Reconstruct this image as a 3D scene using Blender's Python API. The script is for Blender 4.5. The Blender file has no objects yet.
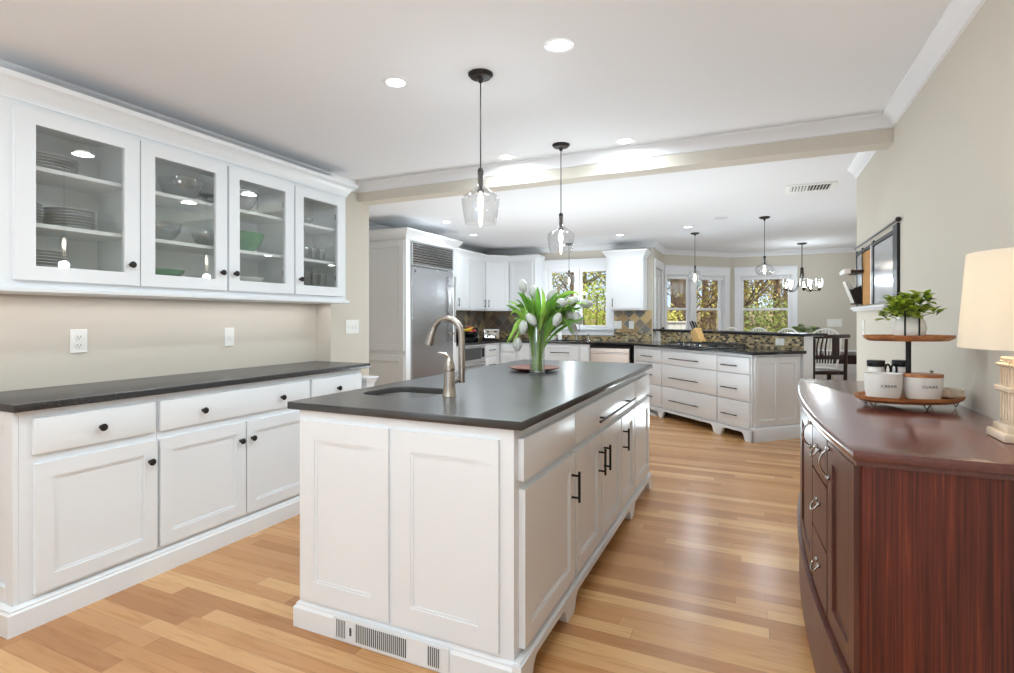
import bpy, bmesh, math, random
from mathutils import Vector, Matrix
random.seed(7)
PI = math.pi
SC = bpy.context.scene
COL = SC.collection

# ------------------------------------------------------------ camera, world, exposure
cam_d = bpy.data.cameras.new('camera'); cam = bpy.data.objects.new('camera', cam_d); COL.objects.link(cam)
cam.location = (0, 0, 1.26)
cam.rotation_euler = (PI/2, 0, math.atan(248/539.6))
cam_d.sensor_fit = 'HORIZONTAL'; cam_d.sensor_width = 36; cam_d.lens = 539.6/1014*36
cam_d.shift_y = -18.5/1014
cam_d.clip_start = 0.02; cam_d.clip_end = 200
SC.camera = cam
SC.view_settings.view_transform = 'Standard'; SC.view_settings.look = 'None'
SC.view_settings.gamma = 1; SC.view_settings.use_curve_mapping = False
SC.view_settings.exposure = 0.10
w = bpy.data.worlds.new('sky'); SC.world = w; w.use_nodes = True
nt = w.node_tree; nt.nodes.clear()
wo = nt.nodes.new('ShaderNodeOutputWorld'); wb = nt.nodes.new('ShaderNodeBackground')
tc = nt.nodes.new('ShaderNodeTexCoord'); nz = nt.nodes.new('ShaderNodeTexNoise'); nz.inputs['Scale'].default_value = 2.2; nz.inputs['Detail'].default_value = 5
cr = nt.nodes.new('ShaderNodeValToRGB'); cr.color_ramp.elements[0].position = .40; cr.color_ramp.elements[0].color = (.62, .78, 1, 1)
cr.color_ramp.elements[1].position = .60; cr.color_ramp.elements[1].color = (1, .98, .95, 1)
nt.links.new(tc.outputs['Generated'], nz.inputs['Vector']); nt.links.new(nz.outputs['Fac'], cr.inputs['Fac'])
nt.links.new(cr.outputs['Color'], wb.inputs['Color']); nt.links.new(wb.outputs['Background'], wo.inputs['Surface'])
wb.inputs['Strength'].default_value = 1.3
LAMP_W = 5.5        # watts of one recessed downlight or added fill lamp

def lamp(name, kind, loc, power, color=(.80, .935, 1), size=.12, spread=None, radius=.03):
    d = bpy.data.lights.new(name, kind); d.energy = power; d.color = color
    if kind == 'AREA':
        d.shape = 'DISK'; d.size = size
        if spread: d.spread = spread
    else:
        d.shadow_soft_size = radius
    o = bpy.data.objects.new(name, d); COL.objects.link(o); o.location = loc
    return o
CEIL = 2.39
down = [(-.737, 2.12), (-1.566, 2.13), (-1.582, 3.44), (-.754, 3.445), (-3.3, 5.474), (-3.48, 6.486), (-.756, 7.03), (-1.67, 7.32),
        (-2.45, 5.3), (-1.57, .75), (-.74, .75), (-1.57, -.7), (-.6, -.7), (-2.4, -.2), (2.2, 7.0), (2.4, 8.8)]  # this row: extra lamps without fixtures, added for soft fill
for i, (x, y) in enumerate(down):
    lamp('downlight_or_fill_lamp', 'AREA', (x, y, CEIL-.02), LAMP_W)

sd = bpy.data.lights.new('sun', 'SUN'); sd.energy = 3.0; sd.angle = .02; sd.color = (1, .96, .9)
so = bpy.data.objects.new('sun', sd); COL.objects.link(so); so.rotation_euler = (math.radians(42), 0, math.radians(28))
# unseen fill lamps added to brighten the ceiling, like bounced flash
for (fx, fy, fe, fz) in ((-1.0, -1.3, 50, 1.3), (-.5, -.3, 14, .6), (-2.2, 5.2, 26, .5), (-.6, 4.9, 22, .4), (2.4, 6.4, 22, .6)):
    fl = lamp('added_bounce_fill', 'AREA', (fx, fy, fz), fe, (.80, .93, 1), size=1.0); fl.rotation_euler = (PI, 0, 0)

for uy in (1.5, 2.2, 2.86):
    ul = lamp('under_cabinet_lamp', 'AREA', (-3.07, uy, 1.366), 1.0, (.95, .96, 1), size=.5); ul.data.shape = 'RECTANGLE'; ul.data.size = .06; ul.data.size_y = .76

# ------------------------------------------------------------ helpers
def tag(o, label=None, cat=None, group=None, kind=None):
    if label: o['label'] = label
    if cat: o['category'] = cat
    if group: o['group'] = group
    if kind: o['kind'] = kind
    return o
def T(name, label, cat, loc=(0, 0, 0), rz=0, group=None, kind=None):
    o = bpy.data.objects.new(name, None); COL.objects.link(o); o.empty_display_size = .1
    o.location = loc; o.rotation_euler = (0, 0, rz)
    return tag(o, label, cat, group, kind)
class M:
    """collects shapes for ONE mesh object"""
    def __init__(s): s.bm = bmesh.new()
    def _add(s, t, mat=None):
        if mat is not None: bmesh.ops.transform(t, matrix=mat, verts=t.verts)
        me = bpy.data.meshes.new('t'); t.to_mesh(me); t.free(); s.bm.from_mesh(me); bpy.data.meshes.remove(me); return s
    def box(s, x0, x1, y0, y1, z0, z1, b=0, mat=None, seg=1):
        t = bmesh.new(); bmesh.ops.create_cube(t, size=1)
        bmesh.ops.transform(t, matrix=Matrix.Translation(((x0+x1)/2, (y0+y1)/2, (z0+z1)/2)) @ Matrix.Diagonal((abs(x1-x0), abs(y1-y0), abs(z1-z0), 1)), verts=t.verts)
        if b: bmesh.ops.bevel(t, geom=t.edges[:], offset=b, segments=seg, affect='EDGES', profile=.5)
        return s._add(t, mat)
    def prism(s, pts, z0, z1, mat=None, b=0):
        t = bmesh.new(); vs = [t.verts.new((p[0], p[1], z0)) for p in pts]; f = t.faces.new(vs)
        r = bmesh.ops.extrude_face_region(t, geom=[f]); nv = [e for e in r['geom'] if isinstance(e, bmesh.types.BMVert)]
        bmesh.ops.translate(t, vec=(0, 0, z1-z0), verts=nv); bmesh.ops.recalc_face_normals(t, faces=t.faces)
        if b: bmesh.ops.bevel(t, geom=[e for e in t.edges if not (abs(e.verts[0].co.z-e.verts[1].co.z) > 1e-6)], offset=b, segments=2, affect='EDGES', profile=.5)
        return s._add(t, mat)
    def xz(s, pts, y0, y1):  # outline in the x-z plane extruded along y
        return s.prism([(p[0], p[1]) for p in pts], -y1, -y0, Matrix.Rotation(PI/2, 4, 'X'))
    def lathe(s, prof, c=(0, 0, 0), seg=24, mat=None, cap=True, sx=1, sy=1):
        t = bmesh.new(); rings = []
        for r, z in prof:
            if r < 1e-5: rings.append([t.verts.new((0, 0, z))])
            else: rings.append([t.verts.new((r*sx*math.cos(2*PI*k/seg), r*sy*math.sin(2*PI*k/seg), z)) for k in range(seg)])
        for a, b in zip(rings, rings[1:]):
            for k in range(seg):
                k2 = (k+1) % seg
                if len(a) == 1 and len(b) == 1: continue
                if len(a) == 1: t.faces.new((a[0], b[k2], b[k]))
                elif len(b) == 1: t.faces.new((a[k], a[k2], b[0]))
                else: t.faces.new((a[k], a[k2], b[k2], b[k]))
        if cap:
            if len(rings[0]) > 1: t.faces.new(rings[0][::-1])
            if len(rings[-1]) > 1: t.faces.new(rings[-1])
        bmesh.ops.recalc_face_normals(t, faces=t.faces)
        m = Matrix.Translation(c)
        if mat is not None: m = m @ mat
        return s._add(t, m)
    def tube(s, pts, r, seg=10, smooth=0):
        pts = [Vector(p) for p in pts]
        rs = list(r) if isinstance(r, (list, tuple)) else [r]*len(pts)
        for _ in range(smooth):
            q = [pts[0]]; qr = [rs[0]]
            for i in range(len(pts)-1):
                q += [pts[i]*.75+pts[i+1]*.25, pts[i]*.25+pts[i+1]*.75]; qr += [rs[i]*.75+rs[i+1]*.25, rs[i]*.25+rs[i+1]*.75]
            q.append(pts[-1]); qr.append(rs[-1]); pts, rs = q, qr
        t = bmesh.new(); rings = []; n = None
        for i, p in enumerate(pts):
            d = (pts[min(i+1, len(pts)-1)]-pts[max(i-1, 0)]).normalized()
            if n is None:
                n = d.orthogonal().normalized()
            else:
                n = (n-d*n.dot(d)); n = n.normalized() if n.length > 1e-6 else d.orthogonal().normalized()
            bn = d.cross(n)
            rings.append([t.verts.new(p+(n*math.cos(2*PI*k/seg)+bn*math.sin(2*PI*k/seg))*rs[i]) for k in range(seg)])
        for a, b in zip(rings, rings[1:]):
            for k in range(seg): t.faces.new((a[k], a[(k+1) % seg], b[(k+1) % seg], b[k]))
        t.faces.new(rings[0][::-1]); t.faces.new(rings[-1]); bmesh.ops.recalc_face_normals(t, faces=t.faces)
        return s._add(t)
    def ball(s, c, r, sc=(1, 1, 1), sub=2, mat=None):
        t = bmesh.new(); bmesh.ops.create_icosphere(t, subdivisions=sub, radius=r)
        m = Matrix.Translation(c)
        if mat is not None: m = m @ mat
        return s._add(t, m @ Matrix.Diagonal((*sc, 1)))
    def sweep(s, path, prof, closed=False, side=1):
        """profile (d, z), d measured to the left (side=1) of the walking direction"""
        t = bmesh.new(); n = len(path); rings = []
        P = [Vector((p[0], p[1])) for p in path]
        for i, p in enumerate(P):
            a = (P[i]-P[i-1]).normalized() if (i > 0 or closed) else None
            b = (P[(i+1) % n]-P[i]).normalized() if (i < n-1 or closed) else None
            if a is None: a = b
            if b is None: b = a
            na = Vector((-a.y, a.x))*side; nb = Vector((-b.y, b.x))*side
            m = (na+nb); m = m.normalized(); k = 1/max(.3, m.dot(na))
            rings.append([t.verts.new((p.x+m.x*k*d, p.y+m.y*k*d, z)) for d, z in prof])
        L = len(prof)
        rng = range(n) if closed else range(n-1)
        for i in rng:
            a, b = rings[i], rings[(i+1) % n]
            for k in range(L): t.faces.new((a[k], a[(k+1) % L], b[(k+1) % L], b[k]))
        if not closed: t.faces.new(rings[0][::-1]); t.faces.new(rings[-1])
        bmesh.ops.recalc_face_normals(t, faces=t.faces)
        return s._add(t)
    def build(s, name, mat, parent=None, loc=(0, 0, 0), rz=0, label=None, ang=35):
        bm = s.bm; lim = math.radians(ang)
        for f in bm.faces: f.smooth = True
        for e in bm.edges:
            if len(e.link_faces) == 2:
                try:
                    if e.calc_face_angle() > lim: e.smooth = False
                except Exception: pass
        me = bpy.data.meshes.new(name); bm.to_mesh(me); bm.free()
        mats = mat if isinstance(mat, (list, tuple)) else [mat]
        for m in mats: me.materials.append(m)
        o = bpy.data.objects.new(name, me); COL.objects.link(o)
        o.location = loc; o.rotation_euler = (0, 0, rz)
        if parent: o.parent = parent
        if label: o['label'] = label
        return o
def copy_tree(o, loc=None, rz=None, label=None, parent=None, sc=None):
    c = o.copy(); COL.objects.link(c); c.parent = parent
    if parent is None:
        if loc is not None: c.location = loc
        if rz is not None: c.rotation_euler = (0, 0, rz)
        if label: c['label'] = label
        if sc: c.scale = sc
    for ch in list(o.children): copy_tree(ch, parent=c)
    return c

# ------------------------------------------------------------ materials
def mat(name, col, rough=.5, metal=0, bump=0, bscale=60, spec=None, emit=None, estr=0, var=0, vscale=4, coat=0):
    m = bpy.data.materials.new(name); m.use_nodes = True; n = m.node_tree.nodes; l = m.node_tree.links
    b = n['Principled BSDF']; b.inputs['Base Color'].default_value = (*col, 1); b.inputs['Roughness'].default_value = rough; b.inputs['Metallic'].default_value = metal
    if spec is not None: b.inputs['Specular IOR Level'].default_value = spec
    if coat: b.inputs['Coat Weight'].default_value = coat; b.inputs['Coat Roughness'].default_value = .12
    if emit: b.inputs['Emission Color'].default_value = (*emit, 1); b.inputs['Emission Strength'].default_value = estr
    tc = n.new('ShaderNodeTexCoord')
    if var:
        t = n.new('ShaderNodeTexNoise'); t.inputs['Scale'].default_value = vscale; t.inputs['Detail'].default_value = 4; l.new(tc.outputs['Object'], t.inputs['Vector'])
        mr = n.new('ShaderNodeMapRange'); mr.inputs['To Min'].default_value = 1-var; mr.inputs['To Max'].default_value = 1+var; mr.inputs['From Min'].default_value = .3; mr.inputs['From Max'].default_value = .7; l.new(t.outputs['Fac'], mr.inputs['Value'])
        mx = n.new('ShaderNodeVectorMath'); mx.operation = 'SCALE'; mx.inputs[0].default_value = col; l.new(mr.outputs['Result'], mx.inputs['Scale']); l.new(mx.outputs['Vector'], b.inputs['Base Color'])
    if bump:
        t = n.new('ShaderNodeTexNoise'); t.inputs['Scale'].default_value = bscale; l.new(tc.outputs['Object'], t.inputs['Vector'])
        bp = n.new('ShaderNodeBump'); bp.inputs['Strength'].default_value = bump; bp.inputs['Distance'].default_value = .005; l.new(t.outputs['Fac'], bp.inputs['Height']); l.new(bp.outputs['Normal'], b.inputs['Normal'])
    return m
def rgb(r, g, b):
    f = lambda c: (c/255/12.92) if c/255 <= .04045 else ((c/255+.055)/1.055)**2.4
    return (f(r), f(g), f(b))
def thin_glass(name, tint=(1, 1, 1), ior=1.45, base=.0, rough=.0):
    m = bpy.data.materials.new(name); m.use_nodes = True; n = m.node_tree.nodes; l = m.node_tree.links; n.clear()
    o = n.new('ShaderNodeOutputMaterial'); mx = n.new('ShaderNodeMixShader'); tr = n.new('ShaderNodeBsdfTransparent'); tr.inputs['Color'].default_value = (*tint, 1)
    g = n.new('ShaderNodeBsdfGlossy'); g.inputs['Roughness'].default_value = rough; lw = n.new('ShaderNodeLayerWeight'); pw = n.new('ShaderNodeMath'); pw.operation = 'POWER'; l.new(lw.outputs['Facing'], pw.inputs[0]); pw.inputs[1].default_value = 4.0
    f0 = ((ior-1)/(ior+1))**2; fr = n.new('ShaderNodeMath'); fr.operation = 'MULTIPLY_ADD'; l.new(pw.outputs[0], fr.inputs[0]); fr.inputs[1].default_value = .75; fr.inputs[2].default_value = 2*f0
    if base:
        ad = n.new('ShaderNodeMath'); ad.operation = 'ADD'; ad.inputs[1].default_value = base; l.new(fr.outputs[0], ad.inputs[0]); l.new(ad.outputs[0], mx.inputs['Fac'])
    else: l.new(fr.outputs[0], mx.inputs['Fac'])
    l.new(tr.outputs[0], mx.inputs[1]); l.new(g.outputs[0], mx.inputs[2]); l.new(mx.outputs[0], o.inputs['Surface'])
    return m
def nmath(n, l, op, a, b=None, c=None):
    x = n.new('ShaderNodeMath'); x.operation = op
    for i, v in enumerate((a, b, c)):
        if v is None: continue
        if isinstance(v, (int, float)): x.inputs[i].default_value = v
        else: l.new(v, x.inputs[i])
    return x.outputs[0]
def ramp(n, l, fac, stops, interp='LINEAR'):
    r = n.new('ShaderNodeValToRGB'); r.color_ramp.interpolation = interp
    e = r.color_ramp.elements
    while len(e) < len(stops): e.new(.5)
    for i, (p, c) in enumerate(stops): e[i].position = p; e[i].color = (*c, 1)
    l.new(fac, r.inputs['Fac']); return r.outputs['Color']
def floor_mat():
    m = bpy.data.materials.new('oak_strip_floor'); m.use_nodes = True; n = m.node_tree.nodes; l = m.node_tree.links; b = n['Principled BSDF']
    g = n.new('ShaderNodeTexCoord'); s = n.new('ShaderNodeSeparateXYZ'); l.new(g.outputs['Object'], s.inputs[0])
    W, L = .076, 1.05
    row = nmath(n, l, 'FLOOR', nmath(n, l, 'DIVIDE', s.outputs['Y'], W))
    wn = n.new('ShaderNodeTexWhiteNoise'); wn.noise_dimensions = '1D'; l.new(row, wn.inputs['W'])
    xs = nmath(n, l, 'ADD', nmath(n, l, 'DIVIDE', s.outputs['X'], L), nmath(n, l, 'MULTIPLY', wn.outputs['Value'], 7.3))
    cx = nmath(n, l, 'FLOOR', xs)
    cb = n.new('ShaderNodeCombineXYZ'); l.new(cx, cb.inputs[0]); l.new(row, cb.inputs[1])
    w2 = n.new('ShaderNodeTexWhiteNoise'); w2.noise_dimensions = '2D'; l.new(cb.outputs[0], w2.inputs['Vector'])
    base = ramp(n, l, w2.outputs['Value'], [(0, rgb(176, 122, 76)), (.3, rgb(196, 143, 92)), (.6, rgb(206, 154, 102)), (.85, rgb(222, 176, 122)), (1, rgb(184, 128, 80))])
    # grain
    gv = n.new('ShaderNodeCombineXYZ'); l.new(nmath(n, l, 'MULTIPLY', s.outputs['X'], 1.6), gv.inputs[0])
    l.new(nmath(n, l, 'MULTIPLY', s.outputs['Y'], 22), gv.inputs[1]); l.new(nmath(n, l, 'MULTIPLY', w2.outputs['Value'], 40), gv.inputs[2])
    t = n.new('ShaderNodeTexNoise'); t.inputs['Scale'].default_value = 2.2; t.inputs['Detail'].default_value = 6; t.inputs['Distortion'].default_value = .8; l.new(gv.outputs[0], t.inputs['Vector'])
    gc = ramp(n, l, t.outputs['Fac'], [(.3, (.80, .72, .62)), (.5, (1, 1, 1)), (.72, (1.0, 1.0, 1.0))])
    mx = n.new('ShaderNodeMix'); mx.data_type = 'RGBA'; mx.blend_type = 'MULTIPLY'; mx.inputs[0].default_value = .8; l.new(base, mx.inputs[6]); l.new(gc, mx.inputs[7])
    # joints
    fy = nmath(n, l, 'FRACT', nmath(n, l, 'DIVIDE', s.outputs['Y'], W)); fx = nmath(n, l, 'FRACT', xs)
    j = nmath(n, l, 'MAXIMUM', nmath(n, l, 'LESS_THAN', fy, .022), nmath(n, l, 'LESS_THAN', fx, .0025))
    m2 = n.new('ShaderNodeMix'); m2.data_type = 'RGBA'; l.new(nmath(n, l, 'MULTIPLY', j, .55), m2.inputs[0]); l.new(mx.outputs[2], m2.inputs[6]); m2.inputs[7].default_value = (*rgb(120, 80, 45), 1)
    l.new(m2.outputs[2], b.inputs['Base Color']); b.inputs['Roughness'].default_value = .26; b.inputs['Specular IOR Level'].default_value = .5
    return m
def wood(name, c0, c1, scale=(30, 30, 1.5), rough=.35, coat=0, c2=None, rot=(0, 0, 0)):
    m = bpy.data.materials.new(name); m.use_nodes = True; n = m.node_tree.nodes; l = m.node_tree.links; b = n['Principled BSDF']
    g = n.new('ShaderNodeTexCoord'); mp = n.new('ShaderNodeMapping'); mp.inputs['Scale'].default_value = scale; mp.inputs['Rotation'].default_value = rot; l.new(g.outputs['Object'], mp.inputs['Vector'])
    t = n.new('ShaderNodeTexNoise'); t.inputs['Scale'].default_value = 1.6; t.inputs['Detail'].default_value = 7; t.inputs['Roughness'].default_value = .65; t.inputs['Distortion'].default_value = .4; l.new(mp.outputs[0], t.inputs['Vector'])
    c = ramp(n, l, t.outputs['Fac'], [(.34, c0), (.58, c1), (.78, c2 or c1)])
    l.new(c, b.inputs['Base Color']); b.inputs['Roughness'].default_value = rough
    if coat: b.inputs['Coat Weight'].default_value = coat; b.inputs['Coat Roughness'].default_value = .15
    return m
def tile_mat(name, cell, cols, grout, rot=0, rough=.35, axes=('X', 'Z'), ratio=1.0, gw=.06):
    m = bpy.data.materials.new(name); m.use_nodes = True; n = m.node_tree.nodes; l = m.node_tree.links; b = n['Principled BSDF']
    g = n.new('ShaderNodeTexCoord'); s = n.new('ShaderNodeSeparateXYZ'); l.new(g.outputs['Object'], s.inputs[0])
    u, v = s.outputs[axes[0]], s.outputs[axes[1]]
    c, sn = math.cos(rot), math.sin(rot)
    uu = nmath(n, l, 'ADD', nmath(n, l, 'MULTIPLY', u, c/cell), nmath(n, l, 'MULTIPLY', v, sn/cell))
    vv = nmath(n, l, 'ADD', nmath(n, l, 'MULTIPLY', u, -sn/cell*ratio), nmath(n, l, 'MULTIPLY', v, c/cell*ratio))
    if ratio != 1: uu = nmath(n, l, 'ADD', uu, nmath(n, l, 'MULTIPLY', nmath(n, l, 'FLOOR', vv), .5))
    cb = n.new('ShaderNodeCombineXYZ'); l.new(nmath(n, l, 'FLOOR', uu), cb.inputs[0]); l.new(nmath(n, l, 'FLOOR', vv), cb.inputs[1])
    w2 = n.new('ShaderNodeTexWhiteNoise'); w2.noise_dimensions = '2D'; l.new(cb.outputs[0], w2.inputs['Vector'])
    k = len(cols); cc = ramp(n, l, w2.outputs['Value'], [(i/k, c_) for i, c_ in enumerate(cols)], 'CONSTANT')
    fu = nmath(n, l, 'FRACT', uu); fv = nmath(n, l, 'FRACT', vv)
    j = nmath(n, l, 'MAXIMUM', nmath(n, l, 'LESS_THAN', fu, gw), nmath(n, l, 'LESS_THAN', fv, gw*ratio))
    m2 = n.new('ShaderNodeMix'); m2.data_type = 'RGBA'; l.new(j, m2.inputs[0]); l.new(cc, m2.inputs[6]); m2.inputs[7].default_value = (*grout, 1)
    l.new(m2.outputs[2], b.inputs['Base Color']); b.inputs['Roughness'].default_value = rough
    return m
WALL = mat('wall_paint', rgb(208, 200, 187), .75, bump=.04, bscale=180)
CEILM = mat('ceiling_paint', rgb(232, 232, 234), .85)
TRIM = mat('white_trim_paint', rgb(236, 236, 238), .35)
CAB = mat('white_cabinet_paint', rgb(236, 239, 242), .32)
CABIN = mat('cabinet_interior_paint', rgb(236, 240, 238), .5)
KCAB = mat('kitchen_cabinet_paint', rgb(232, 233, 235), .35)
FLOOR = floor_mat()
SOAP = mat('soapstone_counter', rgb(68, 66, 65), .28, var=.12, vscale=9, bump=.03, bscale=90, spec=.6)
SOAPE = mat('black_laminate_counter', rgb(40, 41, 44), .27, spec=.8, var=.04, vscale=30)
GRAN = mat('black_granite', rgb(26, 27, 31), .12, var=.3, vscale=140, spec=.6)
BLACK = mat('black_metal', rgb(28, 27, 28), .4, .4)
BRONZE = mat('oiled_bronze', rgb(44, 40, 38), .42, .5)
STEEL = mat('brushed_steel', rgb(190, 190, 190), .26, 1)
def brushed(name, col, rough, sc=(2, 2, 160)):
    m = mat(name, col, rough, 1); n = m.node_tree.nodes; l = m.node_tree.links; b = n['Principled BSDF']
    g = n.new('ShaderNodeTexCoord'); mp = n.new('ShaderNodeMapping'); mp.inputs['Scale'].default_value = sc; l.new(g.outputs['Object'], mp.inputs[0])
    t = n.new('ShaderNodeTexNoise'); t.inputs['Scale'].default_value = 1; t.inputs['Detail'].default_value = 3; l.new(mp.outputs[0], t.inputs['Vector'])
    bp = n.new('ShaderNodeBump'); bp.inputs['Strength'].default_value = .12; bp.inputs['Distance'].default_value = .01; l.new(t.outputs['Fac'], bp.inputs['Height']); l.new(bp.outputs['Normal'], b.inputs['Normal'])
    return m
FRIDGE = brushed('stainless_steel_door', rgb(178, 178, 180), .24)
DWM = brushed('stainless_dishwasher', rgb(205, 190, 180), .3)
NICKEL = mat('brushed_nickel', rgb(176, 170, 162), .24, 1)
CHROME = mat('chrome', rgb(215, 215, 215), .1, 1)
DARKGAP = mat('dark_recess', rgb(22, 22, 24), .7)
PLATEW = mat('white_plastic_plate', rgb(238, 237, 232), .35)
GLASSC = thin_glass('cabinet_glass', (.99, .995, .993), 1.5, .01)
GLASSW = thin_glass('window_glass', (.97, .98, .98), 1.12)
GLASSP = thin_glass('pendant_glass', (.95, .955, .96), 1.55, .10)
GLASSV = thin_glass('vase_glass', (.93, .96, .94), 1.5, .03)
PORC = mat('white_porcelain', rgb(240, 238, 233), .18, spec=.6)
MAH = wood('mahogany_veneer', rgb(56, 22, 17), rgb(102, 42, 28), (100, 100, 1.5), .36, c2=rgb(156, 76, 48))
MAHT = wood('mahogany_top', rgb(88, 46, 42), rgb(100, 54, 48), (26, 1.2, 26), .24, coat=.6)
MAHD = wood('mahogany_front', rgb(66, 34, 28), rgb(96, 56, 44), (30, 30, 1.6), .34)
ACACIA = wood('acacia_wood', rgb(150, 88, 50), rgb(196, 134, 86), (3, 34, 34), .45, c2=rgb(214, 160, 108))
CHERRY = wood('cherry_tray_wood', rgb(96, 52, 38), rgb(126, 74, 56), (4, 30, 30), .4)
DARKW = wood('espresso_wood', rgb(34, 18, 16), rgb(52, 28, 24), (20, 20, 2), .35)
BLOCKW = wood('knife_block_wood', rgb(206, 160, 96), rgb(226, 184, 120), (20, 20, 3), .45)
CORK = mat('cork_board', rgb(190, 140, 84), .9, var=.12, vscale=60)
BULB = mat('glowing_bulb', (1, .9, .75), .5, emit=(1, .86, .66), estr=14)
LENS = mat('downlight_lens', (1, 1, 1), .5, emit=(1, .96, .9), estr=7)

# ------------------------------------------------------------ room shell
def struct(o): o['kind'] = 'structure'; return o
room = [(-3.3, -2.6), (.80, -2.6), (.80, 4.70), (4.1, 4.70), (4.1, 10.3), (-.42, 10.3), (-1.48, 9.24), (-1.48, 8.32), (-4.3, 8.32), (-4.3, 3.5), (-3.3, 3.5)]
struct(M().prism(room, -.12, 0).build('floor', FLOOR))
struct(M().prism(room, CEIL, CEIL+.12).build('ceiling', CEILM))
struct(M().box(-3.32, -3.2, -2.6, 3.295, 0, CEIL).build('wall_left', WALL))
struct(M().box(-3.32, -3.05, 3.295, 3.763, 0, CEIL).box(-4.32, -3.32, 3.64, 3.763, 0, CEIL).build('wall_pier', WALL))
struct(M().box(-4.32, -4.2, 3.763, 8.34, 0, CEIL).build('wall_kitchen_left', WALL))
struct(M().box(.697, .82, -2.6, 4.80, 0, CEIL).build('wall_right', WALL))
struct(M().box(.82, 4.12, 4.68, 4.80, 0, CEIL).build('wall_dining_near', WALL))
struct(M().box(4.0, 4.12, 4.80, 10.3, 0, CEIL).build('wall_dining_right', WALL))
struct(M().box(-3.05, .697, 3.614, 3.763, 2.2386, CEIL).build('trim_1', WALL)).name = 'beam'
bpy.data.objects['beam']['label'] = 'painted header beam'
bpy.data.objects['beam'].name = 'trim_1'
# rear wall behind the camera with a wide unglazed gap, left open to let sky light flood in
struct(M().box(-3.32, -2.9, -2.72, -2.6, 0, CEIL).box(.4, .82, -2.72, -2.6, 0, CEIL).box(-2.9, .4, -2.72, -2.6, 2.15, CEIL).build('wall_rear', WALL))
def holed(m, L, hx0, hx1, hz0, hz1, y0, y1, mat4):
    m.box(0, hx0, y0, y1, 0, CEIL, mat=mat4); m.box(hx1, L, y0, y1, 0, CEIL, mat=mat4)
    if hz0 > 0: m.box(hx0, hx1, y0, y1, 0, hz0, mat=mat4)
    m.box(hx0, hx1, y0, y1, hz1, CEIL, mat=mat4); return m
def frame4(x, y, rz): return Matrix.Translation((x, y, 0)) @ Matrix.Rotation(rz, 4, 'Z')
# back wall (y = 8.22): opening for the sink window
struct(holed(M(), 2.70, 1.14, 2.15, 1.10, 2.05, 0, .12, frame4(-4.2, 8.22, 0)).build('wall_back', WALL))
# short wall with the glazed door (x = -1.38, y 8.22..9.2)
struct(holed(M(), .98, .17, .84, 0, 2.04, 0, .12, frame4(-1.38, 8.22, PI/2)).build('wall_door_side', WALL))
# bay wall at 45 degrees
struct(holed(M(), 1.414, .06, 1.26, .72, 2.03, 0, .12, frame4(-1.38, 9.2, PI/4)).build('wall_bay', WALL))
struct(holed(M(), 4.4, .14, .94, .72, 2.03, 0, .12, frame4(-.38, 10.2, 0)).build('wall_dining', WALL))

def sash(root, x0, x1, z0, z1, y=.045, mid=None, fw=.045, th=.035):
    m = M(); m.box(x0, x0+fw, y, y+th, z0, z1, .003).box(x1-fw, x1, y, y+th, z0, z1, .003).box(x0+fw, x1-fw, y, y+th, z0, z0+fw, .003).box(x0+fw, x1-fw, y, y+th, z1-fw, z1, .003)
    if mid: m.box(x0+fw, x1-fw, y, y+th, mid-.02, mid+.02, .003)
    f = m.build('sash', TRIM, root)
    if mid:
        M().box(x0+fw, x1-fw, y+.015, y+.019, z0+fw, mid-.02).build('pane', GLASSW, f)
        M().box(x0+fw, x1-fw, y+.015, y+.019, mid+.02, z1-fw).build('pane', GLASSW, f)
    else:
        M().box(x0+fw, x1-fw, y+.015, y+.019, z0+fw, z1-fw).build('pane', GLASSW, f)
    return f
def casing(root, x0, x1, z0, z1, cw=.085, th=.02, head=.11, stool=True, xl=None, xr=None):
    m = M(); xl = cw if xl is None else xl; xr = cw if xr is None else xr
    m.box(x0-xl, x0, -th, 0, z0, z1, .004).box(x1, x1+xr, -th, 0, z0, z1, .004)
    m.box(x0-xl, x1+xr, -th-.004, 0, z1, z1+head, .004).box(x0-xl-.008, x1+xr+.008, -th-.02, 0, z1+head, z1+head+.022, .004)
    m.box(x0, x0+.012, 0, .09, z0, z1).box(x1-.012, x1, 0, .09, z0, z1).box(x0+.012, x1-.012, 0, .09, z1-.012, z1)
    if stool:
        m.box(x0-xl-.01, x1+xr+.01, -.05, .045, z0-.025, z0, .004).box(x0-xl, x1+xr, -th, 0, z0-.11, z0-.025, .004)
    return m.build('casing', TRIM, root)
w1 = T('window_1', None, None, (-4.2, 8.22, 0), 0, kind='structure')
casing(w1, 1.14, 2.15, 1.10, 2.05, head=.12)
sash(w1, 1.152, 1.62, 1.10, 2.038); sash(w1, 1.67, 2.138, 1.10, 2.038)
M().box(1.62, 1.67, .0, .09, 1.10, 2.038, .003).build('mullion', TRIM, w1)
M().box(1.642, 1.652, -.016, 0, 1.55, 1.66, .003).build('window_latch', BRONZE, w1)
w2 = T('window_2', None, None, (-1.38, 9.2, 0), PI/4, kind='structure')
casing(w2, .06, 1.26, .72, 1.985, xl=.045, xr=.11, head=.13)
sash(w2, .072, .56, .72, 1.97, mid=1.41); sash(w2, .66, 1.248, .72, 1.97, mid=1.41, fw=.055)
M().box(.56, .66, -.01, .09, .72, 1.97, .003).build('mullion', TRIM, w2)
w3 = T('window_3', None, None, (-.38, 10.2, 0), 0, kind='structure')
casing(w3, .14, .94, .72, 1.985, head=.13)
sash(w3, .152, .928, .72, 1.97, mid=1.41)
for wroot, x0, x1 in ((w2, .08, 1.24), (w3, .16, .92)):
    M().box(x0, x1, -.005, .03, 1.915, 1.968, .006).build('rolled_shade', TRIM, wroot)
d1 = T('door_1', None, None, (-1.38, 8.22, 0), PI/2, kind='structure')
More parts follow.
